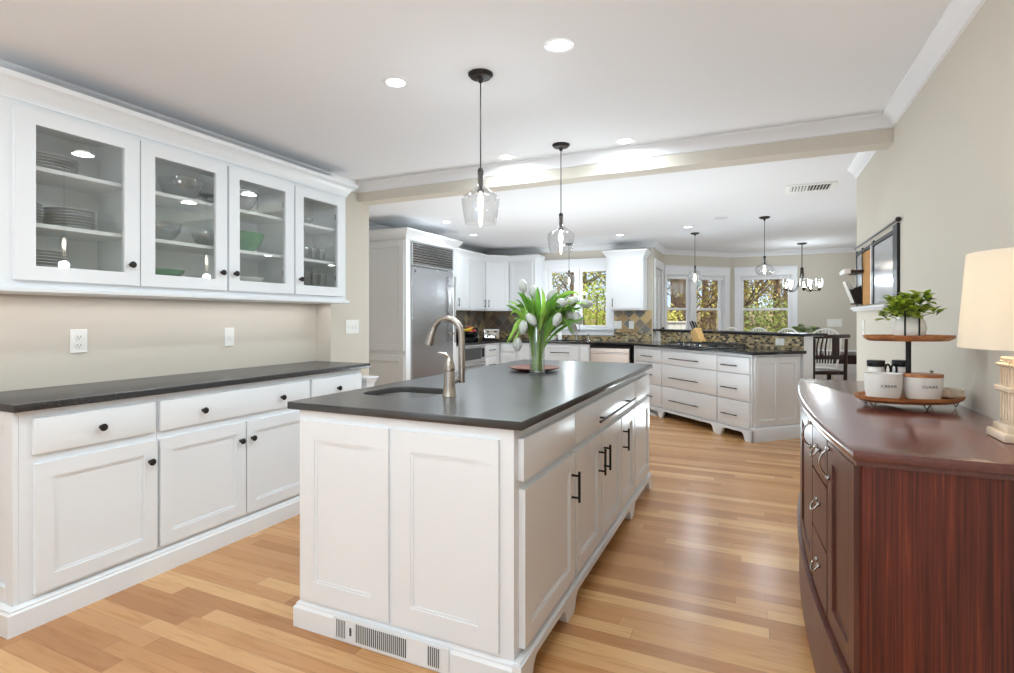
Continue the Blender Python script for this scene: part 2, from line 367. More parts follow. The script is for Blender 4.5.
M().box(.07, .17, -.02, 0, 0, 2.04, .004).box(.84, .93, -.02, 0, 0, 2.04, .004).box(.06, .94, -.024, 0, 2.04, 2.16, .004).build('casing', TRIM, d1)
M().box(.18, .29, .02, .06, .02, 2.03, .004).box(.72, .83, .02, .06, .02, 2.03, .004).box(.29, .72, .02, .06, .02, .28, .004).box(.29, .72, .02, .06, 1.92, 2.03, .004).build('door_leaf', TRIM, d1)
M().box(.29, .72, .036, .042, .28, 1.92).build('pane', GLASSW, d1)
M().lathe([(.012, 0), (.012, .03), (.03, .034), (.034, .055), (.026, .07), (0, .074)], (.765, .02, 1.08), 16, Matrix.Rotation(PI/2, 4, 'X')).build('door_knob', BLACK, d1)
# mouldings
crown = [(0, 0), (0, -.075), (.012, -.07), (.018, -.05), (.04, -.028), (.052, -.018), (.06, -.012), (.06, 0)]
cz = [(d, CEIL+z) for d, z in crown]
struct(M().sweep([(.697, -2.6), (.697, 3.614), (-3.05, 3.614)], cz, side=1).build('trim_2', TRIM))
struct(M().box(-3.2, -3.05, -2.6, 3.295, 2.275, CEIL).sweep([(-3.05, 3.614), (-3.05, -2.6)], cz, side=1).build('trim_3', TRIM))
struct(M().sweep([(.697, 3.763), (.697, 4.80)], cz, side=1).build('trim_4', TRIM))
struct(M().sweep([(4.0, 4.80), (4.0, 10.2), (-.38, 10.2), (-1.38, 9.2), (-1.38, 8.22), (-4.2, 8.22), (-4.2, 3.763)], cz, side=1).build('trim_5', TRIM))
struct(M().box(.62, 4.0, 10.165, 10.2, .68, .745, .006).box(.62, 4.0, 10.188, 10.2, 0, .68).build('trim_6', TRIM))
base = [(0, 0), (.014, 0), (.014, .09), (.008, .11), (0, .115)]
struct(M().sweep([(4.0, 10.185), (-.38, 10.185)], base, side=1).build('baseboard_dining', TRIM))
struct(M().sweep([(.697, -2.6), (.697, 4.80)], base, side=1).build('baseboard_right', TRIM))

# ------------------------------------------------------------ cabinet kit (local frame: x along the run, front at y=0 facing -y)
def shaker(root, name, x0, x1, z0, z1, m=CAB, fw=.062, th=.022, y=0, rec=.010, label=None):
    b = M(); fw = min(fw, (x1-x0)*.3, (z1-z0)*.34); yb, yf = y, y-th
    b.box(x0, x0+fw, yf, yb, z0, z1).box(x1-fw, x1, yf, yb, z0, z1)
    b.box(x0+fw, x1-fw, yf, yb, z0, z0+fw).box(x0+fw, x1-fw, yf, yb, z1-fw, z1)
    # small ogee step then the panel
    s = .010
    b.box(x0+fw-.001, x1-fw+.001, yf+rec, yb, z0+fw-.001, z1-fw+.001)
    for (a0, a1, c0, c1) in ((x0+fw, x0+fw+s, z0+fw, z1-fw), (x1-fw-s, x1-fw, z0+fw, z1-fw), (x0+fw+s, x1-fw-s, z0+fw, z0+fw+s), (x0+fw+s, x1-fw-s, z1-fw-s, z1-fw)):
        b.box(a0, a1, yf+rec*.5, yf+rec+.001, c0, c1)
    return b.build(name, m, root, label=label)
def slab(root, name, x0, x1, z0, z1, m=CAB, th=.022, y=0):
    return M().box(x0, x1, y-th, y, z0, z1, .004, seg=2).build(name, m, root)
def knob(par, x, z, y=-.022, m=BRONZE):
    return M().lathe([(.009, 0), (.006, .004), (.006, .014), (.015, .018), (.017, .024), (.013, .030), (0, .033)], (x, y, z), 14, Matrix.Rotation(PI/2, 4, 'X')).build('knob', m, par)
def pull(par, x0, x1, z0, z1, y=-.022, m=BLACK, r=.006, off=.034, name='handle'):
    b = M(); d = Vector((x1-x0, 0, z1-z0)); L = d.length; u = d/L; yy = y-off
    b.tube([(x0, yy, z0), (x1, yy, z1)], r, 8)
    for k in (.14, .86):
        p = Vector((x0, 0, z0))+d*k; b.tube([(p.x, y, p.z), (p.x, yy, p.z)], r*.85, 8)
    return b.build(name, m, par)

# ---------------- left wall base cabinets (faces +x at x=-2.69)
def left_unit(y0, y1, label):
    t = T('base_cabinet', label, 'cabinet', (-2.69, y0, 0), PI/2, 'base cabinets along the left wall'); W = y1-y0
    M().box(0, W, 0, .505, 0, .883).build('body', CAB, t)
    return t
u1 = left_unit(1.151, 1.700, 'white base cabinet with one drawer and one door, nearest on the left wall')
b = M(); 
# recessed end panel on the near end of unit 1 (faces -y world = local -x)
b.box(-.018, 0, 0, .06, .105, .883, .002).box(-.018, 0, .445, .505, .105, .883, .002).box(-.018, 0, .06, .445, .105, .17, .002).box(-.018, 0, .06, .445, .82, .883, .002).build('end_panel', CAB, u1)
dr = slab(u1, 'drawer', .041, .534, .701, .849); knob(dr, .289, .771)
dd = shaker(u1, 'door', .048, .541, .13, .661); knob(dd, .504, .563)
u2 = left_unit(1.702, 2.700, 'white base cabinet with wide two-knob drawer over two doors, middle of the left wall')
dr = slab(u2, 'drawer', .006, .989, .701, .849); knob(dr, .231, .770); knob(dr, .755, .769)
dd = shaker(u2, 'door', .006, .497, .13, .661); knob(dd, .460, .559)
dd = shaker(u2, 'door', .506, .989, .13, .661); knob(dd, .538, .561)
u3 = left_unit(2.702, 3.222, 'white base cabinet mostly hidden behind the island at the far end of the left wall')
dr = slab(u3, 'drawer', .012, .506, .701, .849); knob(dr, .252, .768)
dd = shaker(u3, 'door', .012, .506, .13, .661); knob(dd, .05, .561)
pl = [(0, 0), (.028, 0), (.028, .085), (.020, .092), (.020, .098), (.010, .106), (0, .108)]
tag(M().sweep([(-3.2, 1.132), (-2.688, 1.132), (-2.688, 3.225)], pl, side=-1).build('cabinet_plinth', CAB), 'white stepped plinth board under the left wall cabinets', 'plinth')
tag(M().box(-3.2, -2.648, 1.118, 3.285, .885, .917, .004, seg=2).build('countertop', SOAPE), 'long plain black countertop on the left wall cabinets', 'countertop')
# moulded white pedestal block beyond the counter end
t = T('pedestal_post', 'white post with stepped moulded cap beyond the far end of the left counter', 'post', (-2.765, 3.375, 0))
M().box(-.045, .045, -.045, .045, 0, .755, .002).build('shaft', TRIM, t)
M().box(-.052, .052, -.052, .052, .745, .765, .004).box(-.060, .060, -.060, .060, .765, .785, .004).box(-.070, .070, -.070, .070, .785, .803, .004).build('cap', TRIM, t)

# ---------------- left wall glass-door cabinets (front face x=-2.87, z 1.372..2.18)
UZ0, UZ1 = 1.40, 2.19
def upper_unit(y0, y1, doors, label):
    t = T('wall_cabinet', label, 'cabinet', (-2.87, y0, 0), PI/2, 'glass-door wall cabinets'); W = y1-y0
    # face frame
    f = M(); xs = [0]+[v for d in doors for v in (d[0]+.028-y0, d[1]-.028-y0)]+[W]
    for i in range(0, len(xs), 2): f.box(xs[i], xs[i+1], 0, .02, UZ0, UZ1)
    for i in range(1, len(xs)-1, 2): f.box(xs[i], xs[i+1], 0, .02, UZ0, 1.455).box(xs[i], xs[i+1], 0, .02, 2.13, UZ1)
    f.build('face_frame', CAB, t)
    M().box(0, .016, .02, .33, UZ0, UZ1).box(W-.016, W, .02, .33, UZ0, UZ1).box(.016, W-.016, .318, .33, UZ0, UZ1).box(.016, W-.016, .02, .318, 1.44, 1.47).box(.016, W-.016, .02, .318, UZ1-.02, UZ1).build('carcass', CABIN, t)
    for z in (1.664, 1.917):
        M().box(.016, W-.016, .028, .318, z, z+.02, .002).build('shelf', CABIN, t)
    for (a, c, kx) in doors:
        x0, x1 = a-y0, c-y0; m = M(); fw = .072; z0, z1 = 1.424, 2.168
        m.box(x0, x0+fw, -.022, 0, z0, z1).box(x1-fw, x1, -.022, 0, z0, z1).box(x0+fw, x1-fw, -.022, 0, z0, z0+fw-.008).box(x0+fw, x1-fw, -.022, 0, z1-fw+.008, z1)
        d = m.build('door', CAB, t)
        M().box(x0+fw-.002, x1-fw+.002, -.012, -.008, z0+fw-.01, z1-fw+.01).build('glass_pane', GLASSC, d)
        knob(d, kx-y0, 1.527)
        hx = x1-fw+.012 if kx < (a+c)/2 else x0+fw-.012
        for hz in (1.56, 2.02): M().box(hx-.006, hx+.006, -.002, .012, hz-.02, hz+.02).build('hinge', BRONZE, d)
    return t
upper_unit(1.10, 1.7195, [(1.208, 1.717, 1.672)], 'glass-door wall cabinet nearest the camera, holding plate stacks')
upper_unit(1.7205, 2.7365, [(1.723, 2.218, 2.180), (2.232, 2.730, 2.268)], 'double glass-door wall cabinet with green and clear bowls')
upper_unit(2.7375, 3.262, [(2.744, 3.226, 2.780)], 'glass-door wall cabinet at the far end, holding drinking glasses')
cc = [(0, 2.165), (.008, 2.165), (.012, 2.185), (.022, 2.195), (.03, 2.215), (.055, 2.235), (.066, 2.24), (.07, 2.262), (0, 2.262)]
tag(M().sweep([(-3.0, 3.262+.0), (-2.8699, 3.262), (-2.8699, 1.10)], [(d, z+.026) for d, z in cc], side=1).box(-3.2, -2.87, 1.10, 3.262, 2.19, 2.2749).build('crown_molding', CAB), 'white crown moulding on top of the glass-door cabinets', 'moulding')
tag(M().box(-3.2, -2.838, 1.10, 3.275, 1.372, 1.392, .003).box(-3.2, -2.85, 1.10, 3.262, 1.392, 1.3995).build('light_rail', CAB), 'white light rail under the glass-door cabinets', 'moulding')

# outlets and switches
def plate(name, label, cat, loc, rz, w_, h, kind, n=1):
    t = T(name, label, cat, loc, rz)
    M().box(-w_/2, w_/2, -.006, 0, -h/2, h/2, .002).build('cover_plate', PLATEW, t)
    for i in range(n):
        cx = (i-(n-1)/2)*.046
        if kind == 'outlet':
            for sz in (-.022, .022):
                r = M().lathe([(.016, 0), (.016, .003), (0, .003)], (cx, -.006, sz), 16, Matrix.Rotation(PI/2, 4, 'X')).build('socket', PLATEW, t)
                M().box(cx-.008, cx-.0055, -.0095, -.009, sz-.004, sz+.006).box(cx+.0055, cx+.008, -.0095, -.009, sz-.004, sz+.006).box(cx-.002, cx+.002, -.0095, -.009, sz-.011, sz-.007).build('slot', DARKGAP, r)
        else:
            M().box(cx-.008, cx+.008, -.0085, -.006, -.02, .02, .001).build('rocker', PLATEW, t)
            M().box(cx-.006, cx+.006, -.012, -.0085, -.012, .002, .001).build('toggle', TRIM, t)
    return t
plate('wall_outlet', 'square white double outlet on the beige wall under the near glass cabinet', 'outlet', (-3.2, 1.62, 1.14), PI/2, .08, .122, 'outlet')
plate('light_switch', 'small white switch plate on the beige wall above the left counter', 'light switch', (-3.2, 2.506, 1.134), PI/2, .072, .122, 'switch')
plate('light_switch', 'white three-toggle switch plate beside the far end of the glass cabinets', 'light switch', (-3.05, 3.545, 1.187), PI/2, .163, .115, 'switch', 3)
plate('light_switch', 'wide white switch plate on the far dining wall', 'light switch', (1.175, 10.2, 1.18), 0, .21, .125, 'switch', 4)
plate('light_switch', 'slim white switch on the right wall below the black framed board', 'light switch', (.697, 4.50, 1.185), -PI/2, .072, .12, 'switch')

# ---------------- island
isl = T('kitchen_island', 'long white kitchen island with panelled end and black bar pulls', 'kitchen island', (-1.70, 1.66, 0), 0)
# local frame: x 0..0.963, y 0..2.44 (world x = -1.70+x)
IW, IL = .963, 2.44
M().box(0, IW, 0, IL, .10, .884, .002).box(.05, IW-.08, .05, IL-.05, 0, .10).build('body', CAB, isl)
def ipanel(x0, x1, z0, z1): shaker(isl, 'end_panel', x0, x1, z0, z1, fw=.078, th=.012, rec=.006)
ipanel(.012, .452, .118, .845); ipanel(.476, .910, .118, .845)
ip = [(0, 0), (.018, 0), (.018, .078), (.010, .088), (.010, .094), (0, .103)]
M().sweep([(.0, IL), (.0, .0), (IW, .0)], ip, side=-1).build('plinth', CAB, isl)
# scalloped skirt on the door side
def skirt_pts(L, feet, top=.1, h=.072, r=.05):
    pts = [(0, top), (L, top)]
    prev = None
    feet = sorted(feet, reverse=True)
    for i, (a, c) in enumerate(feet):
        pts += [(c, 0), (a, 0)]
        if i < len(feet)-1:
            n = feet[i+1][1]
            for k in range(1, 7):
                q = k/6*PI/2; pts.append((a-r*.25-r*(1-math.cos(q))*1.0, h*math.sin(q)*1.0 if k < 6 else h))
            for k in range(6, 0, -1):
                q = k/6*PI/2; pts.append((n+r*.25+r*(1-math.cos(q)), h*math.sin(q) if k < 6 else h))
    return pts
sk = M().xz(skirt_pts(2.475, [(0, .09), (.49, .58), (1.745, 1.83), (2.39, 2.475)]), 0, .034)
bmesh.ops.transform(sk.bm, matrix=Matrix.Translation((IW+.034, -.018, 0)) @ Matrix.Rotation(PI/2, 4, 'Z'), verts=sk.bm.verts)
sk.box(IW, IW+.026, -.01, IL+.01, .1, .106, .002).build('skirt', CAB, isl)
dside = T('door_side', None, None, (0, 0, 0)); COL.objects.unlink(dside); bpy.data.objects.remove(dside)
SIDE = Matrix.Translation((IW, 0, 0)) @ Matrix.Rotation(PI/2, 4, 'Z')
def side_part(o):  # turn a part made in the door frame onto the island's door side
    o.data.transform(SIDE)
    for c in o.children: side_part(c)
    return o
Y0 = 1.66
for (a, c, h) in ((1.69, 2.262, None), (2.280, 3.545, (2.56, 3.40)), (3.565, 4.085, None)):
    d = slab(isl, 'drawer', a-Y0, c-Y0, .703, .848, th=.024)
    if h: pull(d, h[0]-Y0, h[1]-Y0, .757, .757, y=-.024)
    side_part(d)
for (a, c, hy) in ((1.70, 2.262, 2.215), (2.290, 2.700, 2.655), (2.715, 3.150, 2.755), (3.170, 3.540, 3.135+.07), (3.565, 4.085, None)):
    d = shaker(isl, 'door', a-Y0, c-Y0, .128, .672, th=.024)
    if hy: pull(d, hy-Y0, hy-Y0, .475, .605, y=-.024)
    side_part(d)
# floor register set in the plinth
v = T('x', None, None); bpy.data.objects.remove(v)
m = M(); X0 = -1.49+1.70
m.box(X0-.012, X0+.512, -.0235, -.018, .006, .098, .002); g = m.build('vent_grille', CAB, isl)
m = M()
for (a, c) in ((.004, .05), (.10, .335), (.425, .475)):
    m.box(X0+a, X0+c, -.0245, -.0235, .018, .086)
m.lathe([(.006, 0), (.006, .001), (0, .001)], (X0+.074, -.0235, .052), 10, Matrix.Rotation(PI/2, 4, 'X')).box(X0+.0695, X0+.0785, -.0246, -.0235, .035, .066)
m.build('opening', mat('vent_shadow', rgb(58, 60, 64), .7), g)
for (a, c, n) in ((.004, .05, 6), (.10, .335, 26), (.425, .475, 6)):
    m = M()
    for i in range(n+1):
        x = X0+a+(c-a)*i/n; m.box(x-.0014, x+.0014, -.0262, -.0245, .018, .086)
    m.build('grid', CAB, g)
# worktop with sink cut-out
def flat_curve_mesh(loops, z0, z1):
    cu = bpy.data.curves.new('c', 'CURVE'); cu.dimensions = '2D'; cu.fill_mode = 'BOTH'; cu.extrude = (z1-z0)/2-.003; cu.bevel_depth = .003; cu.bevel_resolution = 1
    for lp in loops:
        s = cu.splines.new('POLY'); s.points.add(len(lp)-1); s.use_cyclic_u = True
        for p, q in zip(s.points, lp): p.co = (q[0], q[1], 0, 1)
    o = bpy.data.objects.new('c', cu); COL.objects.link(o); bpy.context.view_layer.update()
    me = bpy.data.meshes.new_from_object(o.evaluated_get(bpy.context.evaluated_depsgraph_get())); bpy.data.objects.remove(o)
    me.transform(Matrix.Translation((0, 0, (z0+z1)/2))); return me
def rrect(x0, x1, y0, y1, r, n=6):
    p = []
    for cx, cy, a in ((x1-r, y1-r, 0), (x0+r, y1-r, PI/2), (x0+r, y0+r, PI), (x1-r, y0+r, 1.5*PI)):
        p += [(cx+r*math.cos(a+PI/2*k/n), cy+r*math.sin(a+PI/2*k/n)) for k in range(n+1)]
    return p
SX0, SX1, SY0, SY1 = -1.655, -1.285, 1.935, 2.262
me = flat_curve_mesh([[(-1.746, 1.644), (-.703, 1.644), (-.703, 4.137), (-1.746, 4.137)], rrect(SX0, SX1, SY0, SY1, .09)[::-1]], .886, .916)
me.materials.append(SOAP)
top = bpy.data.objects.new('island_worktop', me); COL.objects.link(top); tag(top, 'dark grey stone worktop of the island with a sink cut-out', 'countertop')
sk = T('bar_sink', 'small stainless steel undermount sink set in the island worktop', 'sink', (0, 0, 0))
m = M(); r0 = rrect(SX0-.004, SX1+.004, SY0-.004, SY1+.004, .09); r1 = rrect(SX0+.02, SX1-.02, SY0+.02, SY1-.02, .07)
t = bmesh.new(); rings = []
for z, rr in ((.885, r0), (.80, r0), (.745, rrect(SX0+.008, SX1-.008, SY0+.008, SY1-.008, .08)), (.735, rrect(SX0+.05, SX1-.05, SY0+.05, SY1-.05, .06))):
    rings.append([t.verts.new((p[0], p[1], z)) for p in rr])
for a, c in zip(rings, rings[1:]):
    for k in range(len(a)): t.faces.new((a[k], a[(k+1) % len(a)], c[(k+1) % len(a)], c[k]))
t.faces.new(rings[-1]); bmesh.ops.recalc_face_normals(t, faces=t.faces); m._add(t)
m.build('basin', mat('satin_basin_steel', rgb(205, 205, 205), .42, 1), sk)
M().lathe([(0, .736), (.04, .736), (.042, .739), (.03, .741), (0, .740)], (-1.47, 2.1, 0), 20, cap=False).build('drain', CHROME, sk)
# cut the island body under the sink so that the basin is open
bod = [o for o in isl.children if o.name.startswith('body')][0]
bm = bmesh.new(); bm.from_mesh(bod.data)
bm.free()
bm2 = M(); x0, x1, y0, y1 = SX0+1.70-.006, SX1+1.70+.006, SY0-1.66-.006, SY1-1.66+.006
bm2.box(0, IW, 0, y0, .10, .884).box(0, IW, y1, IL, .10, .884).box(0, x0, y0, y1, .10, .884).box(x1, IW, y0, y1, .10, .884).box(x0, x1, y0, y1, .10, .70).box(.05, IW-.08, .05, IL-.05, 0, .10)
bpy.data.objects.remove(bod); bm2.build('body', CAB, isl)
# faucet
fa = T('sink_faucet', 'brushed nickel gooseneck faucet with lever beside the island sink', 'faucet', (-1.215, 2.04, .9165))
M().lathe([(.031, 0), (.031, .004), (.029, .008), (.026, .05), (.0225, .10), (.021, .112)], seg=24).build('body', NICKEL, fa)
M().lathe([(.0235, .1125), (.0245, .118), (.023, .135), (.017, .158), (.009, .172), (0, .176)], seg=24).tube([(0, 0, .168), (-.012, -.004, .182), (-.03, -.008, .190), (-.05, -.012, .189)], [.008, .007, .006, .005], 10, 2).build('lever', NICKEL, fa)
M().tube([(0, .015, .06), (.012, .062, .07)], .013, 12).build('connector', NICKEL, fa)
arc = [(.022, .07, .055), (.022, .07, .20), (.022, .07, .265)]
for k in range(1, 10):
    a = PI*k/9*.92; arc.append((.022-.074*(1-math.cos(a)), .07-.008*(k/9), .265+.077*math.sin(a)))
arc += [(-.128, .055, .262)]
M().tube(arc, [.0155]*2+[.0145]*(len(arc)-2), 16, 1).build('spout', NICKEL, fa)
M().tube([(-.125, .056, .275), (-.134, .054, .24), (-.14, .053, .222)], [.0165, .0185, .0205], 16).build('spray_head', NICKEL, fa)

# tray and vase on the island
M_tray = M().lathe([(0, 0), (.06, 0), (.10, .004), (.158, .018), (.166, .024), (.163, .027), (.10, .012), (0, .010)], seg=40, cap=False)
tag(M_tray.build('wooden_tray', CHERRY, None, (-1.303, 3.262, .9165)), 'round shallow reddish wooden tray on the island behind the vase', 'tray')
VX, VY, VZ = -1.193, 3.03, .9165
vs = T('flower_vase', 'clear cylindrical glass vase of pebbles and water on the island', 'vase', (VX, VY, VZ))
M().lathe([(0, .004), (.046, .0), (.050, .004), (.047, .06), (.046, .15), (.050, .24), (.056, .305), (.0535, .305), (.0475, .24), (.0435, .15), (.0445, .06), (.046, .018), (0, .014)], seg=32, cap=False).build('glass_wall', GLASSV, vs)
PEB = thin_glass('pebble_glass', (.90, .92, .92), 1.5, .12, .1)
m = M()
for i in range(46):
    a = random.random()*2*PI; r = .036*math.sqrt(random.random()); m.ball((r*math.cos(a), r*math.sin(a), .022+random.random()*.045), .0085, (1, .8, .7), 1, Matrix.Rotation(random.random()*6, 4, 'X'))
pb = m.build('pebbles', PEB, vs); pb['kind'] = 'stuff'

# tulips
STEMG = mat('tulip_stem_green', rgb(146, 186, 92), .45); LEAFG = mat('tulip_leaf_green', rgb(128, 176, 76), .42, var=.25, vscale=14); LEAFY = mat('tulip_leaf_light', rgb(176, 214, 100), .42, var=.2, vscale=14)
PETAL = mat('tulip_petal_white', rgb(240, 240, 234), .45)
def ribbon(m, pts, widths, side=Vector((1, 0, 0)), cup=.25):
    t = bmesh.new(); P = [Vector(p) for p in pts]; rows = []
    for i, p in enumerate(P):
        d = (P[min(i+1, len(P)-1)]-P[max(i-1, 0)]).normalized(); s_ = d.cross(side).normalized() if abs(d.dot(side)) < .95 else d.orthogonal().normalized()
        s_ = s_.cross(d).normalized() if False else s_
        up = s_.cross(d).normalized(); w_ = widths[i]
        rows.append([t.verts.new(p+s_*w_*q+up*w_*cup*(q*q)) for q in (-1, -.5, 0, .5, 1)])
    for a, c in zip(rows, rows[1:]):
        for k in range(4): t.faces.new((a[k], a[k+1], c[k+1], c[k]))
    r = bmesh.ops.solidify(t, geom=t.faces[:], thickness=.0012)
    bmesh.ops.recalc_face_normals(t, faces=t.faces); m._add(t)
cR = Vector((math.cos(math.atan(248/539.6)), math.sin(math.atan(248/539.6)), 0)); cF = Vector((-cR.y, cR.x, 0))
def bez(a, b_, c, d, n=9):
    return [a*(1-t)**3+b_*3*t*(1-t)**2+c*3*t*t*(1-t)+d*t**3 for t in [i/(n-1) for i in range(n)]]
# (dx right of vase axis, z above counter, depth, tilt direction dx, dz, label)
tul = [(-.083, .523, .02, -.15, 1, 'white tulip standing upright, topmost at the left of the vase'),
       (.082, .475, -.01, .45, .6, 'white tulip high in the bouquet behind the large right-hand bloom'),
       (.127, .430, -.06, .9, .15, 'large white tulip facing right at the top middle of the bouquet'),
       (-.045, .345, -.09, .5, -.75, 'white tulip bent forward, largest at the left front of the vase'),
       (-.083, .300, -.08, -.15, -.9, 'white tulip nodding just below and left of the largest front bloom'),
       (-.120, .198, -.05, 0, -1, 'white tulip hanging lowest on a drooping stem left of the vase'),
       (.118, .345, -.08, -.35, -.8, 'white tulip nodding low right of the vase over its rim'),
       (.200, .440, .03, .5, .2, 'white tulip right of the bouquet, just left of the window mullion'),
       (.285, .430, .02, 1, 0, 'white tulip reaching furthest right of the bouquet'),
       (.190, .372, .05, .3, -.5, 'white tulip low at the back right of the bouquet'),
       (.238, .352, -.01, .4, -.9, 'white tulip drooping at the right, under the furthest bloom'),
       (-.022, .492, .06, 0, 1, 'small white tulip half hidden behind the leaves at the top'),
       (.215, .300, .04, .1, -1, 'white tulip hanging lowest on the right side of the bouquet')]
def pet(m, R, big=1.0):
    for ring, (rr, n0) in enumerate(((.017, 0), (.019, PI/3))):
        for k in range(3):
            a = n0+k*2*PI/3
            pts = []; ws = []
            t = bmesh.new(); rows = []
            for i in range(7):
                q = i/6; z = q*.055; rad = rr*math.sin(PI*min(.93, .12+q*.80))**.75; wv = .021*math.sin(PI*min(.97, .10+q*.88))**.8
                row = []
                for h in (-1, -.5, 0, .5, 1):
                    ang = a+h*wv/max(rad, .006)*.9 if rad > .004 else a
                    row.append(t.verts.new((rad*math.cos(ang)*big, rad*math.sin(ang)*big, (z-.003*h*h)*big)))
                rows.append(row)
            for p, s_ in zip(rows, rows[1:]):
                for j in range(4): t.faces.new((p[j], p[j+1], s_[j+1], s_[j]))
            bmesh.ops.solidify(t, geom=t.faces[:], thickness=.0012); bmesh.ops.recalc_face_normals(t, faces=t.faces)
            m._add(t, R)
random.seed(3)
for i, (dx, z, dep, tx, tz, lab) in enumerate(tul):
    root = T('tulip', lab, 'tulip', (VX, VY, VZ+.03), 0, 'white tulips in the glass vase')
    a = i*2.399; bx = Vector((.026*math.cos(a), .026*math.sin(a), 0.0)); tip = cR*dx+cF*dep+Vector((0, 0, z-.03))
    rim = (cR*dx+cF*dep); rim.z = 0; rim = rim.normalized()*.030; rim.z = .27
    td = (cR*tx+Vector((0, 0, tz))+cF*-.15).normalized(); base_ = tip-td*.025
    c1 = bx*.6+rim*.9 if z > .3 else bx*.6+rim*.95
    c2 = base_-td*.10
    if tz < -.3: c2 = base_-td*.11+Vector((0, 0, .02))
    m1 = [bx]+[bx.lerp(rim, k/4) for k in (1, 2, 3)]; pts = m1+bez(rim, rim+Vector((rim.x*.6, rim.y*.6, .06)), c2, base_, 10)
    M().tube(pts, .0036, 7).build('stem', STEMG, root)
    R = Matrix.Translation(base_) @ td.to_track_quat('Z', 'Y').to_matrix().to_4x4()
    m = M(); pet(m, R, 1.45); m.build('blossom', PETAL, root)
    # leaves
    for q in range(5):
        m = M(); ph = random.random()*2*PI; ln = .16+.07*random.random()
        st = rim*random.uniform(.5, 1); st = Vector((st.x, st.y, .06+.12*random.random()))
        out = (cR*(dx*.8+random.uniform(-.05, .05))+cF*(dep+random.uniform(-.05, .05))); out.z = 0
        e = st+Vector((out.x*1.0, out.y*1.0, .0)); up = random.uniform(.24, .36)
        droop = random.choice((0, 0, .08))
        pts = bez(st, Vector((st.x*1.0, st.y*1.0, st.z+up*.6)), Vector((e.x*.8, e.y*.8, st.z+up)), Vector((e.x*1.1, e.y*1.1, st.z+up-droop)), 9)
        ws = [.004, .007, .010, .013, .014, .013, .010, .006, .001]
        ribbon(m, pts, ws, side=Vector((math.sin(ph), math.cos(ph), .1)).normalized())
        m.build('leaf', LEAFG if (i+q) % 3 else LEAFY, root)
# a few long leaves that hang out to the left and right, one per outer stem
def long_leaf(idx, pts, w_=.011, mt=LEAFY):
    roots = [o for o in COL.objects if o.name.startswith('tulip') and o.parent is None and o.get('category') == 'tulip']
    m = M(); P = [cR*p[0]+cF*p[2]+Vector((0, 0, p[1])) for p in pts]; Q = bez(*P, 10)
    ribbon(m, Q, [w_*k for k in (.5, .8, 1, 1.05, 1, .95, .85, .7, .4, .05)], side=cF); m.build('leaf', mt, roots[idx])
long_leaf(5, [(-.03, .22, -.03), (-.10, .36, -.05), (-.13, .30, -.06), (-.17, .16, -.07)])
long_leaf(4, [(-.02, .24, -.02), (-.09, .33, -.06), (-.13, .27, -.08), (-.19, .155, -.08)])
long_leaf(1, [(-.02, .22, -.03), (-.07, .30, -.06), (-.10, .25, -.09), (-.15, .17, -.09)], .009)
long_leaf(9, [(.02, .24, -.04), (.03, .36, -.06), (.09, .42, -.06), (.10, .36, -.07)], .012)
long_leaf(10, [(0, .24, -.05), (-.02, .34, -.07), (-.02, .40, -.08), (-.04, .455, -.08)], .013, LEAFG)
long_leaf(12, [(.01, .24, -.05), (.03, .34, -.07), (.05, .44, -.08), (.02, .49, -.07)], .012)
long_leaf(0, [(-.02, .26, .0), (-.09, .36, .0), (-.12, .42, .0), (-.185, .41, .0)], .007)
long_leaf(6, [(.03, .24, -.03), (.10, .36, -.05), (.14, .36, -.06), (.215, .21, -.07)], .013, LEAFG)
long_leaf(7, [(.02, .26, .0), (.08, .38, .0), (.16, .46, .02), (.235, .47, .03)], .009, LEAFG)
long_leaf(3, [(-.01, .24, -.03), (-.03, .36, -.06), (-.055, .42, -.07), (-.06, .44, -.07)], .014, LEAFG)
long_leaf(11, [(0, .24, -.03), (.01, .36, -.05), (.0, .46, -.05), (.0, .50, -.04)], .018, LEAFG)
long_leaf(2, [(.01, .24, -.03), (.04, .36, -.05), (.06, .40, -.06), (.075, .42, -.06)], .014, LEAFG)

# ---------------- pendants, downlights, vent
def pendant_parts(t, L, prof, rc=.058):
    M().lathe([(0, 0), (rc, 0), (rc, -.006), (rc*.8, -.018), (.014, -.024), (.009, -.04), (0, -.04)], seg=24).build('canopy', BRONZE, t)
    M().tube([(0, 0, -.03), (0, 0, -L)], .0032, 6).build('cord', BRONZE, t)
    M().lathe([(0, -L+.012), (.008, -L+.01), (.014, -L), (.014, -L-.018), (.011, -L-.02), (.011, -L-.085), (.017, -L-.088), (.017, -L-.10), (0, -L-.10)], seg=16).build('socket', BRONZE, t)
    zb = -L-.10
    M().lathe([(0, zb), (.006, zb-.005), (.012, zb-.035), (.0115, zb-.07), (.005, zb-.088), (0, zb-.09)], seg=12).build('bulb', BULB, t)
    n = len(prof); inner = [(max(r-.0022, .004), z+.001) for r, z in prof[::-1]]
    M().lathe(prof+inner[1:-1] if False else prof, seg=32, cap=False).build('glass_shade', GLASSP, t)
def bell(z0):  # slim neck, sloped shoulder, drum narrowing down
    return [(.015, z0), (.016, z0-.055), (.022, z0-.066), (.046, z0-.086), (.078, z0-.108), (.087, z0-.122), (.088, z0-.135), (.082, z0-.18), (.072, z0-.232), (.070, z0-.238)]
def drum(z0):
    return [(.016, z0), (.018, z0-.03), (.03, z0-.045), (.06, z0-.055), (.088, z0-.075), (.093, z0-.10), (.086, z0-.15), (.074, z0-.185), (.072, z0-.19)]
def onion(z0):
    return [(.016, z0), (.018, z0-.03), (.03, z0-.05), (.065, z0-.075), (.092, z0-.11), (.097, z0-.135), (.088, z0-.165), (.068, z0-.19), (.06, z0-.195)]
